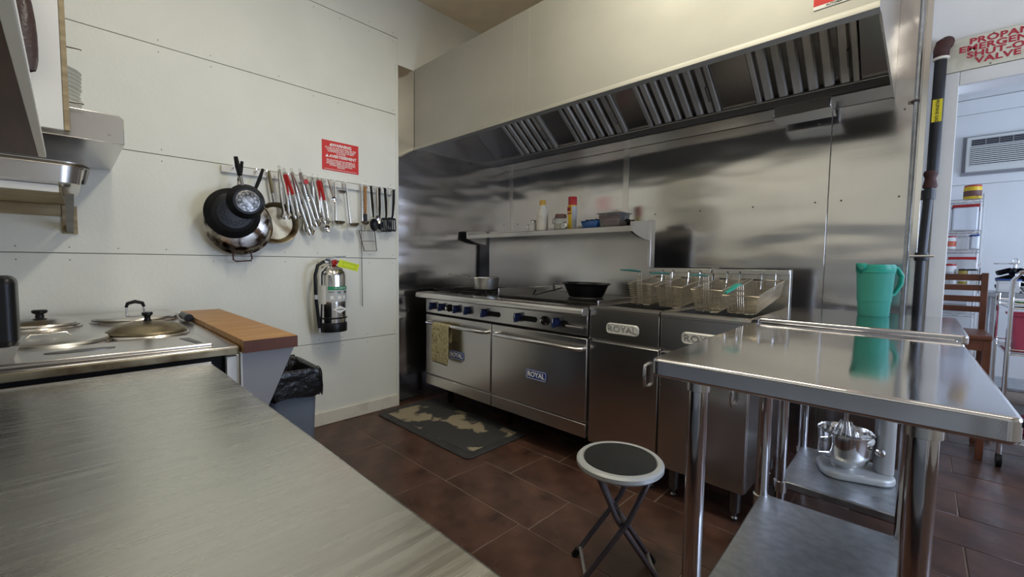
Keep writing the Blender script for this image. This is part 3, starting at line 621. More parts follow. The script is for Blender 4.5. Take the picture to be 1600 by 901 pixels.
for x, z in ((.205, 2.398), (.20, 2.252), (.45, 2.30)):
    b = B(); b.M = Matrix.Translation((x, 3.2496, z)) @ Matrix.Rotation(R(90), 4, 'X'); b.lathe([(.004, 0), (.003, .002), (0, .002)], 8); b.build('screw', 'steel_dark', t)

# ================================================================ LEFT WALL: SIGN, RAIL, PANS, UTENSILS
t = thing('warning_sign', 'red bilingual fire extinguisher warning sign on the white wall', 'sign', (XL+.003, 1.434, 1.878))
bx(XL, XL+.003, 1.297, 1.572, 1.878, 2.091).build('plate', 'red_sign', t)
X = XL+.0034
def tri(y, z, s):
    b = B(); b.prism([(y-s, z-s*.8), (y+s, z-s*.8), (y, z+s)], 'x', X-.0004, X+.0004); fix(b.build('alert_triangle', 'white_print', t, smooth=False))
tri(1.362, 2.064, .012); tri(1.333, 1.982, .012)
text('lettering', 'WARNING', .030, 'white_print', t, (X, 1.444, 2.062), FACE_L, bold=.0009)
text('lettering', 'IN CASE OF APPLIANCE FIRE, USE THIS\nEXTINGUISHER ONLY AFTER FIXED\nSUPPRESSION SYSTEM HAS BEEN\nACTUATED', .0135, 'white_print', t, (X, 1.436, 2.022), FACE_L, line=.95, bold=.0003)
text('lettering', 'AVERTISSEMENT', .028, 'white_print', t, (X, 1.452, 1.981), FACE_L, bold=.0009)
text('lettering', "EN CAS DE FEU SUR UN APPAREIL DE\nCUISSON, UTILISEZ CET EXTINCTEUR\nSEULEMENT APRES L'ACTIVATION DU\nSYSTEME FIXE D'EXTINCTION\nINCENDIE", .0128, 'white_print', t, (X, 1.436, 1.929), FACE_L, line=.95, bold=.0003)
bx(X-.0006, X+.0002, 1.31, 1.555, 1.8865, 1.8885).build('rule', 'white_print', t)

t = thing('utensil_rail', 'white painted wooden rail with hooks on the left wall', 'rail', (XL+.01, 1.29, 1.755))
bx(XL+.001, XL+.021, .676, 1.885, 1.757, 1.800).build('board', 'white_paint', t, bevel=.003)
WX = XL+.021
def hook(y, z=1.788):
    b = B(); b.tube([(WX-.004, y, z), (WX+.02, y, z-.006), (WX+.03, y, z+.004), (WX+.031, y, z+.016)], .0028, 6); b.build('hook', 'steel', t)
hooks = {'pan': .735, 'pan2': .86, 'pan3': .92, 'a': 1.003, 'b': 1.05, 'c': 1.09, 'd': 1.135, 'e': 1.175, 'f': 1.215, 'g': 1.255, 'h': 1.30, 'i': 1.365, 'j': 1.447, 'k': 1.57, 'l': 1.62, 'm': 1.685, 'n': 1.735, 'o': 1.785, 'p': 1.835}
for y in hooks.values(): hook(y)
HZ0 = 1.788
def pan(y, z, x, r, dep, m, hy, hz, label, base=None, inside=False, hm='black_plastic', cat='pan', loop=False, hw=.011):
    """pan hung flat against the wall; open side to the wall unless inside"""
    t = thing('hanging_pan', label, cat, (x, y, z))
    M_ = Matrix.Translation((x, y, z)) @ Matrix.Rotation(R(90 if not inside else -90), 4, 'Y')
    b = B(); b.M = M_
    fix(b.lathe([(0, 0), (r*.74, 0), (r*.82, -.008), (r*.97, -dep), (r, -dep-.003), (r*.96, -dep), (r*.79, -.010), (0, -.004)], 44).build('body', m, t))
    if base:
        b = B(); b.M = M_; b.lathe([(0, .0005), (r*.60, .0005), (r*.62, .0025), (r*.60, .003), (0, .003)], 36); bo = fix(b.build('base_disc', base, t))
        for k in range(12):
            a = k*pi/6; b = B(); b.M = M_; b.tube([(r*.42*cos(a)+.012*cos(q), r*.42*sin(a)+.012*sin(q), .0034) for q in [j*pi/4 for j in range(8)]], .0012, 4, True); b.build('base_ring', 'nonstick', bo)
    dy, dz = hy-y, hz-z; L = math.hypot(dy, dz); dy /= L; dz /= L; hx = x-(dep if not inside else -dep*.0)-.002 if not inside else x+dep
    p0 = Vector((x-dep*.75 if not inside else x+dep*.75, y+dy*r*.93, z+dz*r*.93)); p1 = Vector((max(WX+.024, x-dep*.6 if not inside else x+dep*.7), hy, hz)); md = p0.lerp(p1, .35)
    B().tube([p0, md], [hw*.8, hw*.95], 10, flat=.6).build('ferrule', 'steel', t)
    B().tube([md, p0.lerp(p1, .7), p1+Vector((0, 0, .012))], [hw, hw*1.15, hw*.85], 10, flat=.6).build('handle', hm, t)
    if loop:
        q = [Vector((x-dep*.8, y+a, z-b_)) for a, b_ in ((-.045, r*.90), (-.045, r*1.16), (-.03, r*1.22), (.05, r*1.19), (.058, r*1.12), (.05, r*.88))]
        B().tube(q, .0045, 8).build('loop_handle', 'rust', t)
    return t
pan(.757, 1.437, XL+.134, .188, .062, 'burnt_steel', .885, 1.785, 'large scorched stainless pan with a loop handle below', loop=True)
pan(.975, 1.465, XL+.010, .135, .05, 'tarnished', .935, 1.785, 'tarnished brass-toned pan hanging with its inside showing', inside=True, hm='tarnished')
pan(.705, 1.497, XL+.174, .150, .034, 'nonstick', .755, 1.80, 'larger black frying pan hung behind the small skillet', base='nonstick')
pan(.765, 1.570, XL+.216, .104, .034, 'nonstick', .712, 1.815, 'small black skillet with patterned round base, hung outermost', base='pan_base', hw=.014)

def hang(name, label, cat, y, z=HZ0, dx=.03, rx=0., group=None):
    """utensil hung on a hook; local frame: x = away from wall, y = along wall, z up; rx swings it along the wall"""
    return thing(name, label, cat, (WX+dx, y, z), (rx, 0, 0), group)
def tongs(y, z, L, rx, grip, label, dx=.045):
    t = hang('tongs', label, 'tongs', y, z, dx, rx, 'kitchen tongs on the utensil rail')
    for s in (-1, 1):
        b = B(); w0 = .0115
        b.tube([(s*.004, s*.002, .012), (s*.010, s*.010, -L*.3), (s*.013, s*.013, -L*.6), (s*.009, s*.010, -L*.86)], [w0*.8, w0, w0, w0*1.0], 8, flat=.35); a = b.build('arm', 'chrome', t)
        B().tube([(s*.009, s*.010, -L*.85), (s*.011, s*.014, -L*.93), (s*.005, s*.007, -L)], [.010, .019, .008], 8, flat=.4).build('claw', 'chrome', a)
        if grip: B().tube([(s*.005, s*.003, -.004), (s*.010, s*.010, -L*.32), (s*.012, s*.012, -L*.46)], [.0105, .012, .011], 8, flat=.6).build('grip', grip, a)
    B().tube([(0, 0, .016), (0, .008, .026), (0, 0, .036), (0, -.008, .026)], .0018, 6, True).build('ring', 'steel', t)
tongs(.985, 1.80, .31, R(7), None, 'slim plain steel tongs hung next to the tarnished pan', .068)
tongs(1.02, 1.79, .30, R(13), 'red_plastic', 'red-gripped tongs hung next to the slim plain tongs', .062)
tongs(1.07, 1.80, .42, R(16), None, 'longest plain steel tongs on the rail', .05)
tongs(1.115, 1.80, .36, R(17), None, 'plain steel tongs marked with a round red sticker', .075)
b = B(); b.M = Matrix.Translation((WX+.08, 1.135, 1.742)) @ Matrix.Rotation(R(90), 4, 'Y'); b.lathe([(0, 0), (.017, 0), (.017, .002), (0, .002)], 18)
tg = [o for o in bpy.data.objects if o.get('label', '').startswith('plain steel tongs marked')][0]; b.M = Matrix.Translation((.016, .012, -.055)) @ Matrix.Rotation(R(90), 4, 'Y'); b.v = []; b.f = []; b.lathe([(0, 0), (.017, 0), (.017, .002), (0, .002)], 18); b.build('sticker', 'red_plastic', tg)
tongs(1.205, 1.785, .27, R(6), None, 'short plain steel tongs hung beside the serving spoon')
tongs(1.245, 1.785, .31, R(9), 'red_plastic', 'red-gripped tongs hung beside the measuring spoons', .04)
tongs(1.160, 1.775, .36, R(0), 'black_plastic', 'black-gripped tongs tucked beside the short plain tongs', .016)
def ladle(y, L, label, br=.045, rx=0, z=HZ0):
    t = hang('ladle', label, 'ladle', y, z, .03, rx, 'steel ladles on the utensil rail')
    B().tube([(0, 0, .004), (.003, 0, -L*.5), (.003, 0, -L+.02)], [.0075, .0065, .008], 8, flat=.4).build('handle', 'steel', t)
    B().tube([(.0, -.006, .004), (0, 0, .014), (0, .006, .004)], .0025, 6).build('hanging_loop', 'steel', t)
    fix(B().lathe([(0, -.034), (br*.5, -.030), (br*.85, -.016), (br, 0), (br-.002, .001), (br*.8, -.014), (br*.45, -.026), (0, -.030)], 26, (.003+br*.95, 0, -L+.025)).build('bowl', 'steel', t))
    return t
ladle(1.365, .31, 'steel ladle hung next to the measuring spoons', .050)
ladle(1.447, .318, 'long-handled steel ladle hung between two other ladles', .048, R(5.5))
ladle(1.570, .295, 'long-handled steel ladle hung next to the wooden handle', .038)
def spoon(y, L, label, m, hm, br=.03, rx=0., dx=.03, z=HZ0, cat='spoon'):
    t = hang('serving_spoon', label, cat, y, z, dx, rx, 'spoons on the utensil rail')
    B().tube([(0, 0, .008), (.004, 0, -L*.45), (.004, 0, -L*.72)], [.009, .010, .006], 10, flat=.5).build('handle', hm, t)
    b = B(); b.M = Matrix.Translation((.008, 0, -L+br)) @ Matrix.Rotation(R(90), 4, 'Y'); fix(b.lathe([(0, -.012), (br*.6, -.009), (br, 0), (br*.96, .001), (br*.55, -.007), (0, -.009)], 22, (0, 0, 0), 1.35, 1).build('bowl', m, t))
    return t
spoon(1.172, .16, 'short steel serving spoon with a polished bowl', 'chrome', 'chrome', .022, 0, .055)
spoon(1.315, .15, 'small steel measuring spoon swung sideways', 'chrome', 'chrome', .017, R(14), .05)
spoon(1.275, .36, 'long steel tasting spoon with a narrow bowl', 'chrome', 'steel', .020, R(5), .03)
spoon(1.635, .325, 'black nylon spoon with a silver-tipped handle', 'nonstick', 'black_plastic', .036, R(4), .055)
spoon(1.700, .27, 'slotted steel spoon hung among the black utensils', 'steel', 'steel', .026)
spoon(1.725, .31, 'black nylon spoon hung behind the steel spoon', 'nonstick', 'black_plastic', .028, 0, .018)
t = hang('strainer', 'small steel strainer cup on a narrow handle', 'strainer', 1.405, 1.775, .06, R(0))
B().tube([(0, 0, .012), (.002, 0, -.04)], .006, 8).build('handle', 'steel', t); B().tube([(.03*cos(a), .03*sin(a), -.05) for a in [k*pi/8 for k in range(16)]], .003, 6, True).build('rim', 'steel_dark', t); fix(B().lathe([(.029, -.05), (.022, -.066), (0, -.072), (0, -.070), (.021, -.064), (.027, -.05)], 18).build('cup', 'steel', t))
t = hang('basting_brush', 'brush with an orange-brown wooden handle', 'brush', 1.605, HZ0, .02, 0)
B().tube([(0, 0, .006), (0, 0, -.10), (0, 0, -.21)], [.010, .012, .009], 10, flat=.6).build('handle', 'wood_handle', t); bx(-.006, .006, -.014, .014, -.27, -.205).build('bristles', 'black_plastic', t, bevel=.003)
def turner(y, L, label, n, rx, dx, w0=.045):
    t = hang('turner', label, 'turner', y, HZ0, dx, rx, 'black nylon turners on the utensil rail')
    B().tube([(0, 0, .006), (.006, 0, -L*.3), (.002, 0, -L*.6), (-.008, 0, -L*.68)], [.010, .011, .008, .007], 10, flat=.55).build('handle', 'black_plastic', t)
    h = B(); h.box(-.013, -.008, -w0*.8, w0*.8, -L*.72, -L*.67); h.box(-.013, -.008, -w0, w0, -L, -L+.014); h.build('blade_frame', 'black_plastic', t, bevel=.003)
    for k in range(n):
        u = -1+2*k/(n-1); h = B(); h.add([(-.013, u*w0*.8-.004, -L*.69), (-.013, u*w0*.8+.004, -L*.69), (-.013, u*w0+.004, -L+.01), (-.013, u*w0-.004, -L+.01), (-.008, u*w0*.8-.004, -L*.69), (-.008, u*w0*.8+.004, -L*.69), (-.008, u*w0+.004, -L+.01), (-.008, u*w0-.004, -L+.01)], [(0, 1, 2, 3), (7, 6, 5, 4), (0, 4, 5, 1), (1, 5, 6, 2), (2, 6, 7, 3), (3, 7, 4, 0)]); fix(h.build('slat', 'black_plastic', t, smooth=False))
turner(1.755, .335, 'black nylon slotted turner hung beside the spoons', 6, R(3), .05)
turner(1.842, .325, 'black nylon turner hung at the steel wall end', 5, R(-3), .035, .040)
t = hang('skewer', 'thin steel skewer hung between the black turners', 'skewer', 1.80, HZ0, .02, R(-1)); B().tube([(0, 0, .01), (0, 0, -.40)], .0022, 6).build('rod', 'chrome', t); B().tube([(0, -.008, .012), (0, 0, .022), (0, .008, .012), (0, 0, .004)], .002, 6, True).build('ring', 'chrome', t)
t = hang('skimmer', 'square wire-framed skimmer hanging below the wooden handle', 'skimmer', 1.60, HZ0, .012, R(2))
B().tube([(0, 0, .008), (0, -.01, -.34)], .003, 6).build('handle', 'steel', t)
fr = [(0, -.055, -.335), (0, .075, -.335), (0, .085, -.49), (0, -.02, -.49)]
B().tube(fr, .0035, 6, True).build('frame', 'rust', t); B().tube([(0, -.035, -.415), (0, .08, -.415)], .002, 6).build('cross_wire', 'steel_dark', t)
mm = B()
for k in range(1, 16): u = k/16; mm.tube([(0, -.055+.13*u, -.335), (0, -.02+.105*u, -.49)], .0006, 4)
for k in range(1, 16): u = k/16; mm.tube([(0, -.055+.035*u, -.335-.155*u), (0, .075+.01*u, -.335-.155*u)], .0006, 4)
mm = mm.build('wire_mesh', 'basket_wire', t, smooth=False); mm['kind'] = 'stuff'
t = hang('long_skewer', 'very long thin black rod hanging down past the skimmer', 'skewer', 1.575, HZ0, .006, 0); B().tube([(0, 0, .006), (0, .008, -.92)], .0026, 6).build('rod', 'steel_dark', t); B().tube([(0, -.007, .008), (0, 0, .018), (0, .007, .008)], .002, 6).build('ring', 'steel_dark', t)

# fire extinguisher
ex, ey, ez = XL+.112, 1.312, .716; er = .093
t = thing('fire_extinguisher', 'steel wet chemical fire extinguisher with yellow tag on the wall', 'extinguisher', (ex, ey, ez))
B().lathe([(0, .06), (er, .06), (er, .40), (er*.95, .425), (er*.7, .452), (.03, .468), (.022, .475), (.022, .485), (0, .485)], 40, (ex, ey, ez)).build('cylinder', 'chrome', t)
B().lathe([(0, 0), (er+.003, 0), (er+.004, .01), (er+.004, .058), (er, .066), (0, .066)], 40, (ex, ey, ez)).build('base_boot', 'black_plastic', t)
B().lathe([(er, .092), (er+.004, .093), (er+.004, .103), (er, .104)], 40, (ex, ey, ez)).build('strap', 'black_plastic', t)
def wrap(name, m, a0, a1, z0, z1, rr, parent=t):
    b = B(); vs = []; fs = []; n = 20
    for z in (z0, z1):
        for k in range(n+1): a = R(a0+(a1-a0)*k/n); vs.append((ex+rr*cos(a), ey+rr*sin(a), ez+z))
    for k in range(n): fs.append((k, k+1, n+2+k, n+1+k))
    return b.add(vs, fs).build(name, m, parent)
lab = wrap('label', 'silver_label', -75, 62, .215, .315, er+.0008); wrap('label_band', 'green_label', -42, 62, .298, .323, er+.0012, lab); wrap('side_label', 'white_print', -110, -50, .20, .33, er+.0014, lab)
CAMA = -.55  # label faces the room
def curved(s_, ang, z, size, m, parent, sx=1.):
    a = R(ang); text('label_lettering', s_, size, m, parent, (ex+(er+.002)*cos(a), ey+(er+.002)*sin(a), ez+z), (R(90), 0, R(90+ang)), sx=sx)
curved('WET CHEMICAL', 8, .311, .012, 'white_print', lab); curved('PULL PIN', -28, .285, .009, 'black_print', lab); curved('AIM AT\nBASE', 5, .282, .009, 'black_print', lab); curved('SQUEEZE\nLEVER', 38, .282, .009, 'black_print', lab)
for ang in (-25, 6, 30):
    a = R(ang); b = B(); b.M = Matrix.Translation((ex+(er+.001)*cos(a), ey+(er+.001)*sin(a), ez+.245)) @ Matrix.Rotation(a, 4, 'Z'); b.box(-.0005, .0008, -.011, .011, -.012, .012); b.build('pictogram', 'white_print' if ang else 'black_print', lab)
a = R(8); b = B(); b.M = Matrix.Translation((ex+(er+.0005)*cos(a), ey+(er+.0005)*sin(a), ez+.16)) @ Matrix.Rotation(a, 4, 'Z'); b.prism([(-.052, 0), (0, -.026), (.052, 0), (0, .026)], 'x', -.006, .003); dm = fix(b.build('emblem', 'white_print', t, smooth=False)); curved('AMEREX', 8, .160, .014, 'black_print', dm) ; dm.children[0].location.x += .0025
B().cyl((ex, ey, ez+.48), .026, .03).build('valve', 'cast_metal', t)
b = B(); b.prism([(ey-.045, ez+.512), (ey+.03, ez+.508), (ey+.105, ez+.475), (ey+.105, ez+.465), (ey+.03, ez+.496), (ey-.045, ez+.50)], 'x', ex-.014, ex+.014); fix(b.build('carry_handle', 'black_plastic', t, smooth=False))
b = B(); b.prism([(ey-.04, ez+.518), (ey+.03, ez+.535), (ey+.10, ez+.54), (ey+.10, ez+.532), (ey+.03, ez+.527), (ey-.04, ez+.508)], 'x', ex-.010, ex+.010); fix(b.build('squeeze_lever', 'steel_dark', t, smooth=False))
b = B(); b.M = Matrix.Translation((ex+.022, ey+.005, ez+.492)) @ Matrix.Rotation(R(90), 4, 'Y'); b.lathe([(0, 0), (.02, 0), (.02, .016), (0, .018)], 18); b.build('gauge', 'red_plastic', t)
B().tube([(ex, ey-.02, ez+.495), (ex, ey-.06, ez+.495), (ex+.01, ey-.105, ez+.47), (ex+.015, ey-.125, ez+.40), (ex+.012, ey-.122, ez+.25), (ex+.01, ey-.105, ez+.10), (ex+.01, ey-.098, ez+.03)], .0115, 12).build('hose', 'black_plastic', t)
B().tube([(ex+.01, ey-.098, ez+.035), (ex+.01, ey-.096, ez-.005)], .008, 10).build('nozzle', 'cast_metal', t); B().tube([(ex, ey-.03, ez+.495), (ex, ey-.055, ez+.495)], .014, 12).build('hose_collar', 'cast_metal', t); B().tube([(ex+.012, ey-.122, ez+.235), (ex+.013, ey-.122, ez+.265)], .015, 12).build('hose_clip', 'grey_paint', t)
b = B(); b.M = Matrix.Translation((ex+.10, ey+.075, ez+.47)) @ Matrix.Rotation(R(-14), 4, 'X') @ Matrix.Rotation(R(8), 4, 'Y'); b.box(-.0008, .0008, -.075, .075, -.026, .026); tgo = b.build('inspection_tag', 'yellow_tag', t); 
b = B(); b.M = Matrix.Translation((ex+.1015, ey+.08, ez+.468)) @ Matrix.Rotation(R(-14), 4, 'X') @ Matrix.Rotation(R(8), 4, 'Y'); b.tube([(0, -.05, -.016), (0, .05, -.016), (0, .05, .016), (0, -.05, .016)], .001, 4, True); b.build('tag_print', 'green_label', tgo)
B().tube([(ex+.02, ey+.01, ez+.51), (ex+.09, ey+.01, ez+.488)], .0012, 5).build('tag_wire', 'steel', t)
bx(XL, ex-er*.6, ey-.03, ey+.03, ez+.30, ez+.46).build('wall_bracket', 'steel_dark', t)

# ================================================================ LEFT COUNTER, STEAM TABLE, BOARD, BIN
CX0, CX1, CY0, CY1, CZ = -1.578, .75, -.50, .302, .90
t = thing('prep_counter', 'long scratched stainless prep counter', 'counter', (-.4, -.1, 0))
B().prism([(CY0, CZ-.04), (CY1-.01, CZ-.04), (CY1, CZ-.03), (CY1, CZ-.006), (CY1-.006, CZ), (CY0, CZ)], 'x', CX0, CX1).build('counter_top', 'steel_counter', t, bevel=.002)
bx(CX0+.006, CX0+.012, CY0, CY1-.004, CZ, CZ+.0035).build('end_bead', 'steel', t)
for x in (CX0+.07, CX1-.07):
    for y in (CY0+.07, CY1-.07): B().cyl((x, y, 0), .02, CZ-.04).build('leg', 'steel', t)
bx(CX0+.05, CX1-.05, CY0+.05, CY1-.05, .25, .28).build('under_shelf', 'galvanised', t, bevel=.004)
t = thing('steam_table', 'stained stainless steam table with round wells against the white wall', 'steam table', (-2.4, -.08, 0))
KX0, KX1, KY0, KY1, KZ = -3.10, -1.645, -.52, .392, .93
bx(KX0, KX1, KY0, KY1, KZ-.012, KZ).build('top', 'steel_h', t, bevel=.003)
bx(KX1-.006, KX1+.004, KY0, KY1, KZ-.027, KZ-.004).build('front_edge', 'tarnished', t, bevel=.002)
bx(KX0+.02, KX1-.03, KY0+.02, KY1-.03, .12, KZ-.012).build('cabinet', 'iron_black', t)  # black colour puts the shade of the gap beside the counter into the cabinet
for x in (KX0+.1, KX1-.12):
    for y in (KY0+.1, KY1-.12): B().cyl((x, y, 0), .022, .12).build('leg', 'steel_dark', t)
bx(KX1-.035, KX1-.005, KY1-.035, KY1-.004, .55, KZ-.035).build('corner_post', 'white_paint', t)
for (x, y, r) in ((-2.60, -.085, .103), (-2.05, -.05, .128), (-2.12, .205, .106), (-2.66, .215, .136)):
    fix(B().lathe([(r, 0), (r+.02, 0), (r+.022, .004), (r+.018, .009), (r+.004, .010), (r, .004)], 40, (x, y, KZ)).build('well_ring', 'steel', t))
cv = bx(-1.905, -1.675, -.30, .325, KZ, KZ+.014).build('well_cover', 'steel_h', t, bevel=.005, seg=3)
b = B(); b.prism([(-1.79+.022*cos(q), .02+.075*sin(q)) for q in [k*pi/12 for k in range(24)]], 'z', KZ+.0135, KZ+.0155); fix(b.build('finger_recess', 'steel_dark', cv))
b = B(); b.prism([(-1.84, .26), (-1.70, .285), (-1.70, .30), (-1.84, .285)], 'z', KZ+.0135, KZ+.0155); fix(b.build('spoon_notch', 'steel_dark', cv))
def lid(x, y, z, r, dome, label, kn, m='steel'):
    t = thing('pot_lid', label, 'lid', (x, y, z))
    fix(B().lathe([(r-.006, .0), (r, 0), (r+.003, .004), (r, .010), (r*.96, .012), (r*.8, .012+dome*.45), (r*.4, .012+dome*.9), (0, .012+dome), (0, .008+dome), (r*.4, .008+dome*.9), (r*.8, .008+dome*.45), (r-.006, .006)], 48, (x, y, z)).build('cover', m, t))
    zt = z+.012+dome
    if kn == 'knob': B().lathe([(0, 0), (.014, 0), (.012, .012), (.022, .018), (.024, .026), (.020, .030), (0, .031)], 20, (x, y, zt-.001)).build('knob', 'black_plastic', t)
    if kn == 'tall': B().lathe([(0, 0), (.013, 0), (.009, .010), (.010, .018), (.017, .026), (.016, .034), (0, .036)], 18, (x, y, zt-.001)).build('knob', 'black_plastic', t)
    if kn == 'loop':
        B().tube([(x, y-.032, zt-.002), (x, y-.03, zt+.03), (x, y-.022, zt+.042)], .004, 8).build('post', 'chrome', t); B().tube([(x, y+.032, zt-.002), (x, y+.03, zt+.03), (x, y+.022, zt+.042)], .004, 8).build('post', 'chrome', t)
        B().tube([(x, y-.032, zt+.026), (x, y-.026, zt+.044), (x, y, zt+.052), (x, y+.026, zt+.044), (x, y+.032, zt+.026)], [.006, .008, .009, .008, .006], 10).build('grip', 'black_plastic', t)
    if kn == 'bar': B().tube([(x-.01, y-.05, zt), (x-.01, y-.04, zt+.012), (x-.01, y+.04, zt+.012), (x-.01, y+.05, zt)], .005, 8, flat=.6).build('strap_handle', 'steel', t)
    return t
lid(-2.60, -.085, KZ+.0105, .115, .022, 'steel pot lid with a wide black knob on the steam table', 'knob')
lid(-2.05, -.05, KZ+.0105, .142, .006, 'large flat steel lid with a strap handle on the steam table', 'bar', 'cast_metal')
lid(-2.12, .205, KZ+.0105, .118, .030, 'domed brassy steel lid with a slim black knob', 'tall', 'tarnished')
t = lid(-2.66, .215, KZ+.0105, .15, .012, 'wide steel lid with a black arched loop handle by the wall', 'loop', 'steel')
t = thing('steel_tool', 'black ribbed grip of a steel tool lying by the wooden board', 'tool', (-2.52, .37, KZ+.024))
B().tube([(-2.52, .372, KZ+.022), (-2.38, .374, KZ+.022)], [.016, .018], 12).build('grip', 'black_plastic', t)
B().tube([(-2.52, .372, KZ+.022), (-2.75, .376, KZ+.012)], .006, 8).build('shank', 'steel', t)
t = thing('cutting_board', 'thick butcher block board on the side of the steam table', 'board', (-2.18, .48, .91))
bx(-2.745, -1.614, .397, .5665, .908, .951).build('block', 'butcher_block', t, bevel=.002)
for a, c, m_ in ((.397, .425, 'butcher_edge'), (.4255, .49, 'butcher_edge'), (.4905, .5665, 'butcher_edge')): bx(-1.6142, -1.610, a, c, .909, .949).build('end_block', m_, t)
t = thing('board_bracket', 'grey triangular steel bracket under the wooden board', 'bracket', (-1.63, .45, .6))
B().prism([(.397, .907), (.562, .907), (.470, .70), (.397, .55)], 'x', -1.64, -1.632).build('plate', 'grey_panel', t); B().prism([(.397, .900), (.56, .900), (.56, .907), (.397, .907)], 'x', -2.7, -1.64).build('flange', 'grey_panel', t, smooth=False); bx(-1.66, -1.632, .393, .397, .55, .907).build('mount', 'white_paint', t)
# waste bin with bag
bxc, byc = -2.60, .83
t = thing('waste_bin', 'grey-blue waste bin lined with a black bag by the white wall', 'bin', (bxc, byc, 0))
def ring(hx, hy, z, r=.04): return [(x, y, z) for x, y in rrect(bxc-hx, bxc+hx, byc-hy, byc+hy, r, 4)]
def loft(rings, cap=True):
    b = B(); n = len(rings[0]); vs = [p for r_ in rings for p in r_]; fs = [(i*n+j, i*n+(j+1) % n, (i+1)*n+(j+1) % n, (i+1)*n+j) for i in range(len(rings)-1) for j in range(n)]
    if cap: fs.append(tuple(range(n))[::-1])
    return b.add(vs, fs)
loft([ring(.17, .105, 0), ring(.19, .125, .56), ring(.200, .135, .56), ring(.200, .135, .60), ring(.185, .12, .60), ring(.165, .10, .02)]).build('tub', 'bin_grey', t)
random.seed(11); rg = []
for hx, hy, z in ((.15, .085, .35), (.175, .11, .55), (.19, .125, .625), (.205, .14, .632), (.212, .147, .605), (.216, .150, .56), (.214, .150, .515), (.210, .146, .475)):
    rr = [Vector(p) for p in ring(hx, hy, z)]; n = len(rr); q = []
    for k in range(n*2):
        p = rr[k//2].lerp(rr[(k//2+1) % n], .5*(k % 2)); q.append(tuple(p+Vector((random.uniform(-.012, .012), random.uniform(-.012, .012), random.uniform(-.018, .018)))))
    rg.append(q)
loft(rg).build('bag', 'bag_black', t, sub=1)
b = B()
for k in range(5): b.lathe([(0, 0), (.03, .006), (.042, .02), (.028, .04), (0, .046)], 7, (bxc+.03*k-.06, byc+random.uniform(-.06, .06), .52+random.uniform(0, .03)))
b.build('litter', 'litter', t)

# ================================================================ OVERHEAD SHELVES AT LEFT
t = thing('wall_shelf', 'rough pale wood shelf with white front edge on the left wall', 'shelf', (-2.83, -.25, 1.482))
for k in range(4): bx(XL+.002+k*.16, XL+.157+k*.16, -.54, .005-.003*k, 1.482, 1.504).build('plank', 'pale_wood', t, bevel=.002, seg=1)
bx(-2.512, -2.497, -.54, -.012, 1.478, 1.506).build('front_edge', 'white_paint', t, bevel=.002); bx(XL+.001, XL+.03, -.54, -.012, 1.425, 1.4815).build('ledger', 'pale_wood', t, bevel=.002)
B().prism([(-2.55, 1.480), (-2.53, 1.480), (XL+.017, 1.345), (XL+.017, 1.385)], 'y', .004, .03).build('bracket', 'steel_dark', t, smooth=False); bx(XL+.001, XL+.016, -.01, .045, 1.34, 1.48).build('bracket_plate', 'pale_wood', t, bevel=.002)
t = thing('hotel_pan', 'large dented steel tray on the pale wood shelf', 'tray', (-2.75, -.2, 1.507))
def lp(x0, x1, y0, y1, z, r): return [(x, y, z) for x, y in rrect(x0, x1, y0, y1, r, 6)]
loft([lp(-3.02, -2.50, -.50, .03, 1.507, .05), lp(-3.03, -2.475, -.51, .05, 1.518, .06), lp(-3.045, -2.465, -.52, .062, 1.593, .065), lp(-3.06, -2.45, -.53, .075, 1.595, .07), lp(-3.06, -2.45, -.53, .075, 1.581, .07)]).build('pan', 'steel', t, solid=.002)
B().tube(lp(-3.06, -2.45, -.53, .075, 1.588, .07), .006, 6, True).build('rim', 'steel_dark', t)
t = thing('steel_overshelf', 'boxy stainless overshelf with rounded corner above the wood shelf', 'shelf', (-2.77, -.15, 1.685))
BX0, BX1, BY0, BY1, BZ0, BZ1 = XL+.003, -2.40, -.50, .182, 1.685, 1.80
b = B(); b.prism([(BY0, BZ0), (BY1, BZ0), (BY1, BZ1-.012), (BY1-.012, BZ1), (BY0, BZ1)], 'x', BX0, BX1); b.build('shelf_body', 'steel', t, bevel=.003)
for k in range(2): 
    b = B(); b.M = Matrix.Translation((BX1, BY1-.045-.3*k, BZ0+.035)) @ Matrix.Rotation(R(90), 4, 'Y'); b.lathe([(.006, 0), (.005, .003), (0, .003)], 10); b.build('rivet', 'chrome', t)
bx(BX0, BX0+.02, BY0, BY1-.1, BZ0-.09, BZ0).build('wall_flange', 'steel', t)
# stacked plates on the overshelf
pc_ = B(); pr = .125
plate0 = None
z = BZ1; zz = []
for k in range(12): zz.append(z+.0005); z += .017
for k, q in enumerate(zz):
    yy = -.055+random.uniform(-.006, .006); xx = -2.66+random.uniform(-.006, .006)
    if plate0 is None:
        plate0 = fix(B().lathe([(0, 0), (.075, 0), (.08, .004), (pr, .017), (pr+.001, .0185), (pr-.003, .0195), (.078, .008), (0, .005)], 32, (xx, yy, q)).build('plate', 'plate_white', loc=(xx, yy, q))); o = plate0
    else: o = plate0.copy(); COL.objects.link(o); o.location = (xx, yy, q)
    tag(o, 'round white plate in the stack on the steel overshelf', 'plate', 'plates stacked on the overshelf')
z += .006; bowl0 = None
for k in range(4):
    yy = -.075; xx = -2.66
    if bowl0 is None:
        bowl0 = fix(B().lathe([(0, 0), (.035, 0), (.038, .006), (.075, .045), (.077, .047), (.074, .048), (.034, .012), (0, .008)], 28, (xx, yy, z)).build('bowl', 'plate_white', loc=(xx, yy, z))); o = bowl0
    else: o = bowl0.copy(); COL.objects.link(o); o.location = (xx, yy, z)
    tag(o, 'small white bowl nested on top of the plate stack', 'bowl', 'bowls nested on the plates'); z += .024
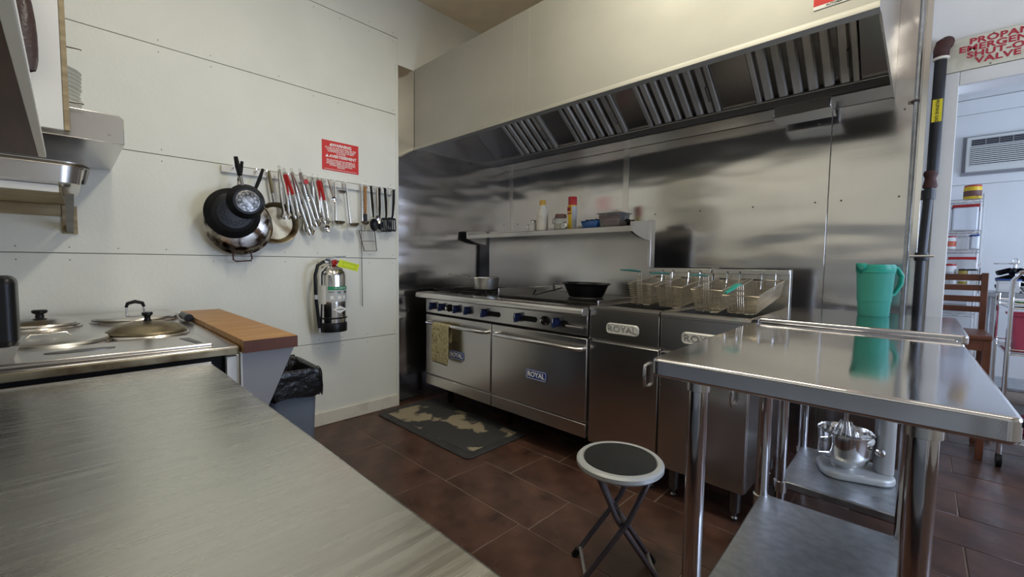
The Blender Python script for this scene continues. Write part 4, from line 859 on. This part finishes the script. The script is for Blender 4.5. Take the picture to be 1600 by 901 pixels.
# white upright board standing on the front of the overshelf, bag hanging on it
t = thing('upright_board', 'white painted upright board with wood edge before the plates', 'board', (-2.32, -.2, 1.69))
bx(-2.34, -2.318, -.53, .010, 1.69, 2.75).build('panel', 'white_paint', t, bevel=.002); bx(-2.342, -2.316, .010, .026, 1.69, 2.75).build('edge_strip', 'pale_wood', t, bevel=.002)
bx(-2.3995, -2.34, -.45, -.15, 1.70, 1.78).build('cleat', 'brown_wood', t)
for k in range(3): B().tube([(-2.33, .026, 1.80+k*.2), (-2.33, .06, 1.803+k*.2), (-2.33, .066, 1.80+k*.2)], .003, 6).build('peg', 'steel_dark', t)
t = thing('hanging_bag', 'dark crumpled plastic bag hanging on the white upright board', 'bag', (-2.25, -.10, 1.85))
random.seed(5); rg = []
for z, hx, hy in ((2.30, .008, .012), (2.20, .02, .03), (2.08, .03, .045), (1.98, .035, .052), (1.90, .034, .050), (1.865, .028, .042)):
    rg.append([(-2.262+hx*cos(a)*random.uniform(.75, 1.1), -.092+hy*sin(a)*random.uniform(.85, 1.1)-.02*(z-1.9), z+random.uniform(-.008, .008)) for a in [k*pi/9 for k in range(18)]])
loft(rg).build('bag_body', 'bag_brown', t, sub=1); B().tube([(-2.318, -.10, 2.31), (-2.262, -.10, 2.30)], .004, 6).build('hook', 'steel_dark', t)
# wood shelf over the prep counter with a white front edge
t = thing('counter_overshelf', 'dark brown wooden overshelf with white front edge above the counter', 'shelf', (-.9, -.25, 1.5))
bx(-1.79, .6, -.545, -.045, 1.500, 1.514).build('shelf_board', 'brown_wood', t); bx(-1.795, .6, -.045, -.030, 1.499, 1.514).build('front_edge', 'white_paint', t, bevel=.002)
for x in (-1.5, .3): B().prism([(-.545, 1.50), (-.25, 1.50), (-.545, 1.28)], 'x', x, x+.03).build('bracket', 'brown_wood', t, smooth=False)
t = thing('black_dispenser', 'tall black plastic dispenser standing on the steam table edge', 'dispenser', (-1.78, -.21, KZ))
B().prism(rrect(-1.86, -1.74, -.31, -.098, .02), 'z', KZ+.045, 1.168).build('case', 'black_plastic', t, bevel=.02, seg=3); B().prism([(-.30, KZ+.014), (-.108, KZ+.014), (-.098, KZ+.05), (-.31, KZ+.05)], 'x', -1.85, -1.75).build('foot', 'steel', t, smooth=False)

# ================================================================ ROOM BEYOND THE DOORWAY
t = thing('air_conditioner', 'white slatted wall air conditioner in the far room', 'air conditioner', (.6, YD, 2.2))
AX0, AX1, AZ0, AZ1 = .275, .93, 2.205, 2.56; AY = YD-.05
bx(AX0-.025, AX1+.025, YD-.012, YD-.001, AZ0-.03, AZ1+.012).build('wall_frame', 'grey_panel', t); bx(AX0, AX1, AY, YD-.001, AZ0, AZ1).build('housing', 'ac_white', t, bevel=.008)
bx(AX0+.035, AX1-.21, AY-.002, AY+.002, AZ1-.095, AZ1-.03).build('outlet', 'black_gap', t)
for k in range(4): bx(AX0+.035, AX1-.21, AY-.006, AY, AZ1-.092+k*.018, AZ1-.086+k*.018).build('outlet_slat', 'grey_panel', t)
for k in range(4): bx(AX0+.13+k*.09, AX0+.136+k*.09, AY-.007, AY, AZ1-.095, AZ1-.03).build('outlet_fin', 'grey_panel', t)
bx(AX0+.03, AX1-.03, AY-.001, AY+.002, AZ0+.06, AZ1-.105).build('grille_back', 'black_gap', t)
for k in range(10): bx(AX0+.03, AX1-.03, AY-.006, AY+.001, AZ0+.060+k*.0192, AZ0+.0705+k*.0192).build('slat', 'ac_white', t)
bx(AX1-.19, AX1-.03, AY-.004, AY, AZ1-.095, AZ1-.03).build('control_panel', 'milk_plastic', t)
# wire shelving
t = thing('wire_shelving', 'chrome wire shelving unit in the far room', 'shelving', (0, 6.2, 0))
WX0, WX1, WY0, WY1 = -.50, .405, 6.05, 6.43
for x in (WX0, WX1):
    for y in (WY0, WY1): B().tube([(x, y, 0), (x, y, 1.93)], .0125, 10).build('post', 'chrome', t)
LV = (.35, .80, 1.085, 1.40, 1.57, 1.885); LV = (.35, .78, 1.06, 1.405, 1.585, 1.885)
for z in LV:
    b = B()
    for q in (z, z-.028): b.tube([(WX0, WY0, q), (WX1, WY0, q), (WX1, WY1, q), (WX0, WY1, q)], .0035, 6, True)
    for k in range(30): x = WX0+.015+k*(WX1-WX0-.03)/29; b.tube([(x, WY0, z), (x, WY1, z)], .0018, 4)
    n = 18; b.tube([(WX0+(WX1-WX0)*k/n, WY0, z-.002-.024*(k % 2)) for k in range(n+1)], .0025, 5); b.build('wire_shelf', 'chrome', t)
def can(x, y, z, r, h, body, lidm, label, cat='jar', name='jar', band=None, group=None):
    t = thing(name, label, cat, (x, y, z), None, group)
    B().lathe([(0, 0), (r*.95, 0), (r, .006), (r, h*.86), (r*.92, h*.9), (0, h*.9)], 20, (x, y, z)).build('body', body, t)
    B().lathe([(0, 0), (r*.96, 0), (r*.96, h*.10), (0, h*.11)], 20, (x, y, z+h*.895)).build('lid', lidm, t)
    if band: B().lathe([(r+.0005, h*.2), (r+.001, h*.2), (r+.001, h*.6), (r+.0005, h*.6)], 20, (x, y, z)).build('label', band, t)
def tubx(x0, x1, y0, y1, z, h, body, lidm, label, cat='tub', name='storage_tub', band=None):
    t = thing(name, label, cat, ((x0+x1)/2, (y0+y1)/2, z))
    bx(x0, x1, y0, y1, z, z+h*.9).build('body', body, t, bevel=.012); bx(x0-.005, x1+.005, y0-.005, y1+.005, z+h*.9, z+h).build('lid', lidm, t, bevel=.005)
    if band: bx(x0+.01, x1-.01, y0-.002, y0+.002, z+h*.25, z+h*.62).build('label', band, t)
e = .0045
can(.325, 6.12, LV[5]+e, .062, .135, 'yellow_can', 'red_plastic', 'yellow can with red lid on top of the wire shelving', 'can', 'food_can', 'brown_lid')
tubx(.20, .375, 6.10, 6.34, LV[4]+e, .255, 'milk_plastic', 'red_plastic', 'tall milky tub with red lid on the wire shelving')
tubx(-.02, .17, 6.10, 6.34, LV[4]+e, .235, 'milk_plastic', 'grey_panel', 'wide tub with dark lid behind the red-banded pack')
tubx(.06, .16, 6.07, 6.095, LV[4]+e, .125, 'white_plastic', 'red_plastic', 'flat white pack with red top on the wire shelving', 'pack', 'food_pack', 'black_plastic')
can(.195, 6.12, LV[3]+e, .045, .13, 'white_plastic', 'red_plastic', 'white jar with orange label on the middle wire shelf', band='orange_pack')
tubx(.255, .32, 6.10, 6.28, LV[3]+e, .125, 'clear_plastic', 'clear_plastic', 'small clear box on the middle wire shelf', 'box')
tubx(.335, .39, 6.10, 6.28, LV[3]+e, .14, 'milk_plastic', 'blue_label', 'pale carton with blue top on the middle wire shelf', 'carton', 'carton')
tubx(.20, .385, 6.20, 6.38, LV[2]+e, .27, 'clear_plastic', 'red_plastic', 'big clear jar with red lid on the wire shelving')
can(.205, 6.13, LV[2]+e, .05, .20, 'white_plastic', 'red_plastic', 'white tub with red screw lid on the wire shelving', band='silver_label')
can(.30, 6.10, LV[2]+e, .034, .15, 'jar_food', 'nonstick', 'jar of yellow pickle with black lid on the wire shelving', band='white_print'); can(.37, 6.11, LV[2]+e, .038, .15, 'glass', 'nonstick', 'empty glass jar with black lid on the wire shelving')
can(.235, 6.085, LV[2]+e, .022, .065, 'white_plastic', 'white_plastic', 'tiny white jar in front of the white tub')
tubx(.02, .35, 6.10, 6.36, LV[1]+e, .14, 'milk_plastic', 'white_plastic', 'low milky bin seen through the wooden chair back', 'bin', 'storage_bin', 'silver_label')
tubx(-.1, .30, 6.10, 6.36, LV[0]+e, .2, 'milk_plastic', 'grey_panel', 'grey-lidded bin on the lowest wire shelf', 'bin', 'storage_bin')
# wooden ladder back chair
t = thing('wooden_chair', 'brown wooden ladder-back chair beyond the doorway', 'chair', (.09, 4.25, 0))
DX0, DX1, DY = -.14, .325, 4.36
for x in (DX0, DX1): B().prism([(DY, 0), (DY+.035, 0), (DY+.03, .5), (DY+.075, 1.19), (DY+.045, 1.19), (DY-.005, .5)], 'x', x-.017, x+.017).build('back_post', 'chair_wood', t, bevel=.004)
for z, h in ((1.135, .045), (1.065, .04), (.985, .042), (.915, .04)): bx(DX0+.01, DX1-.01, DY+.02+(z-.5)*.055, DY+.042+(z-.5)*.055, z, z+h).build('back_rail', 'chair_wood', t, bevel=.004)
bx(DX0-.02, DX1+.02, DY-.40, DY+.03, .77, .80).build('seat', 'chair_wood', t, bevel=.008)
for x in (DX0, DX1): bx(x-.018, x+.018, DY-.38, DY-.345, 0, .77).build('front_leg', 'chair_wood', t, bevel=.004)
bx(DX0, DX1, DY-.375, DY-.355, .70, .77).build('apron', 'chair_wood', t); bx(DX0, DX1, DY+.005, DY+.022, .70, .77).build('apron', 'chair_wood', t); bx(DX0, DX1, DY-.37, DY-.35, .3, .33).build('foot_rail', 'chair_wood', t)
# steel table with knife block and spice carousel
t = thing('side_table', 'grey steel side table behind the wooden chair', 'table', (1.0, 5.6, 0))
EX0, EX1, EY0, EY1, EZ = .425, 1.5, 5.40, 6.02, 1.02
bx(EX0, EX1, EY0, EY1, EZ-.04, EZ).build('table_top', 'galvanised', t, bevel=.004)
for x in (EX0+.04, EX1-.04):
    for y in (EY0+.04, EY1-.04): bx(x-.02, x+.02, y-.02, y+.02, 0, EZ-.04).build('leg', 'galvanised', t, bevel=.003)
bx(EX0+.04, EX1-.04, EY0+.04, EY1-.04, .2, .22).build('under_shelf', 'galvanised', t)
cx, cy = .585, 5.66
t = thing('spice_carousel', 'round chrome spice carousel filled with dark jars', 'carousel', (cx, cy, EZ))
B().lathe([(0, 0), (.10, 0), (.10, .012), (0, .012)], 24, (cx, cy, EZ)).build('base', 'steel_dark', t); B().tube([(cx, cy, EZ), (cx, cy, EZ+.25)], .01, 10).build('spindle', 'chrome', t); B().lathe([(0, .24), (.125, .24), (.125, .25), (0, .252)], 26, (cx, cy, EZ)).build('top_disc', 'steel', t)
B().tube([(cx-.016, cy, EZ+.25), (cx-.016, cy, EZ+.275), (cx, cy, EZ+.295), (cx+.016, cy, EZ+.275), (cx+.016, cy, EZ+.25)], .004, 8).build('carry_loop', 'chrome', t)
for i, z in enumerate((.068, .128, .188)):
    for k in range(6):
        a = k*pi/3+.3; d = Vector((cos(a), sin(a), -.35)).normalized(); p = Vector((cx, cy, EZ+z+.012))+d*.03
        B().tube([p, p+d*.085], .021, 12).build('spice_jar', 'nonstick' if (i+k) % 2 else 'black_plastic', t)
tubx(.47, .60, 5.43, 5.50, EZ, .115, 'white_plastic', 'blue_label', 'white pack with blue top before the spice carousel', 'pack', 'food_pack', 'white_print')
t = thing('mixing_bowl', 'wide white bowl on the grey side table', 'bowl', (.68, 5.48, EZ)); fix(B().lathe([(0, 0), (.05, 0), (.085, .05), (.089, .055), (.082, .052), (.045, .006), (0, .006)], 26, (.68, 5.48, EZ)).build('bowl', 'plate_white', t))
# chrome utility cart with pink bucket
t = thing('utility_cart', 'chrome wire utility cart with arched handle in the far room', 'cart', (.62, 4.3, 0))
QX0, QX1, QY0, QY1 = .405, .83, 3.95, 4.55
for x, y in ((QX0, QY0), (QX1, QY0), (QX0, QY1), (QX1, QY1)):
    B().tube([(x, y, .08), (x, y, 1.05)], .012, 10).build('post', 'chrome', t); b = B(); b.M = Matrix.Translation((x, y, .04)) @ Matrix.Rotation(R(90), 4, 'Y'); b.lathe([(0, -.012), (.04, -.012), (.04, .012), (0, .012)], 16); b.build('caster', 'black_plastic', t)
for y in (QY0,): B().tube([(QX0, y, 1.04), (QX0, y, 1.15), (QX0+.03, y, 1.20), (QX0+.09, y, 1.22), (QX1-.09, y, 1.22), (QX1-.03, y, 1.20), (QX1, y, 1.15), (QX1, y, 1.04)], .012, 10).build('push_handle', 'chrome', t)
for z in (.16, .70, .98):
    b = B()
    for q in (z, z+.03): b.tube([(QX0, QY0, q), (QX1, QY0, q), (QX1, QY1, q), (QX0, QY1, q)], .004, 6, True)
    for k in range(22): y = QY0+.02+k*(QY1-QY0-.04)/21; b.tube([(QX0, y, z), (QX1, y, z)], .002, 4)
    b.build('wire_shelf', 'chrome', t)
t = thing('pink_bucket', 'pink plastic bin on the middle shelf of the cart', 'bin', (.52, 4.15, .705))
b = B(); q = lambda hx, hy, z, r=.02: [(x, y, z) for x, y in rrect(.525-hx, .525+hx, 4.20-hy, 4.20+hy, r, 4)]
loft([q(.075, .11, .706), q(.095, .13, .935), q(.103, .138, .938), q(.103, .138, .925)]).build('tub', 'pink_plastic', t, solid=.004); bx(.62, .632, 4.16, 4.24, .86, .88).build('grip', 'white_plastic', t, bevel=.004)
t = thing('lettuce', 'pale green lettuce on the top cart shelf', 'vegetable', (.50, 4.12, .985)); random.seed(2)
for k in range(7):
    a = k*.9; b = B(); b.M = Matrix.Translation((.50, 4.12, .984+.004*k)) @ Matrix.Rotation(a, 4, 'Z'); b.add([(0, -.03, .004), (.04, -.045, .012), (.085, -.03, .006), (.095, .01, .022), (.05, .045, .012), (0, .03, .004), (.045, 0, .026)], [(0, 1, 6), (1, 2, 6), (2, 3, 6), (3, 4, 6), (4, 5, 6), (5, 0, 6)]); b.build('leaf', 'lettuce', t, solid=.002, sub=1)
t = thing('nested_bowl', 'dark steel bowl leaning on the top cart shelf', 'bowl', (.64, 4.28, .985))
b = B(); b.M = Matrix.Translation((.66, 4.22, 1.09)) @ Matrix.Rotation(R(62), 4, 'X'); fix(b.lathe([(0, -.06), (.06, -.055), (.10, -.02), (.112, 0), (.108, .001), (.095, -.016), (.055, -.048), (0, -.054)], 28).build('bowl', 'steel_dark', t))
t = thing('folded_cloth', 'dark red cloth heaped on the bottom cart shelf', 'cloth', (.60, 4.2, .165)); random.seed(9); rg = []
for z, r in ((.165, .15), (.20, .16), (.24, .14), (.275, .09), (.285, .03)): rg.append([(.60+r*1.1*cos(a)*random.uniform(.85, 1.1), 4.2+r*1.3*sin(a)*random.uniform(.85, 1.1), z+random.uniform(-.008, .008)*(z > .17)) for a in [k*pi/8 for k in range(16)]])
loft(rg).build('heap', 'red_cloth', t, sub=1)
t = thing('paper_stick', 'short white stick lying on the brown floor by the folding stool', 'stick', (-.66, 1.80, .003)); B().tube([(-.672, 1.775, .004), (-.645, 1.825, .004)], .003, 6).build('stick', 'white_plastic', t)
bpy.context.view_layer.update()
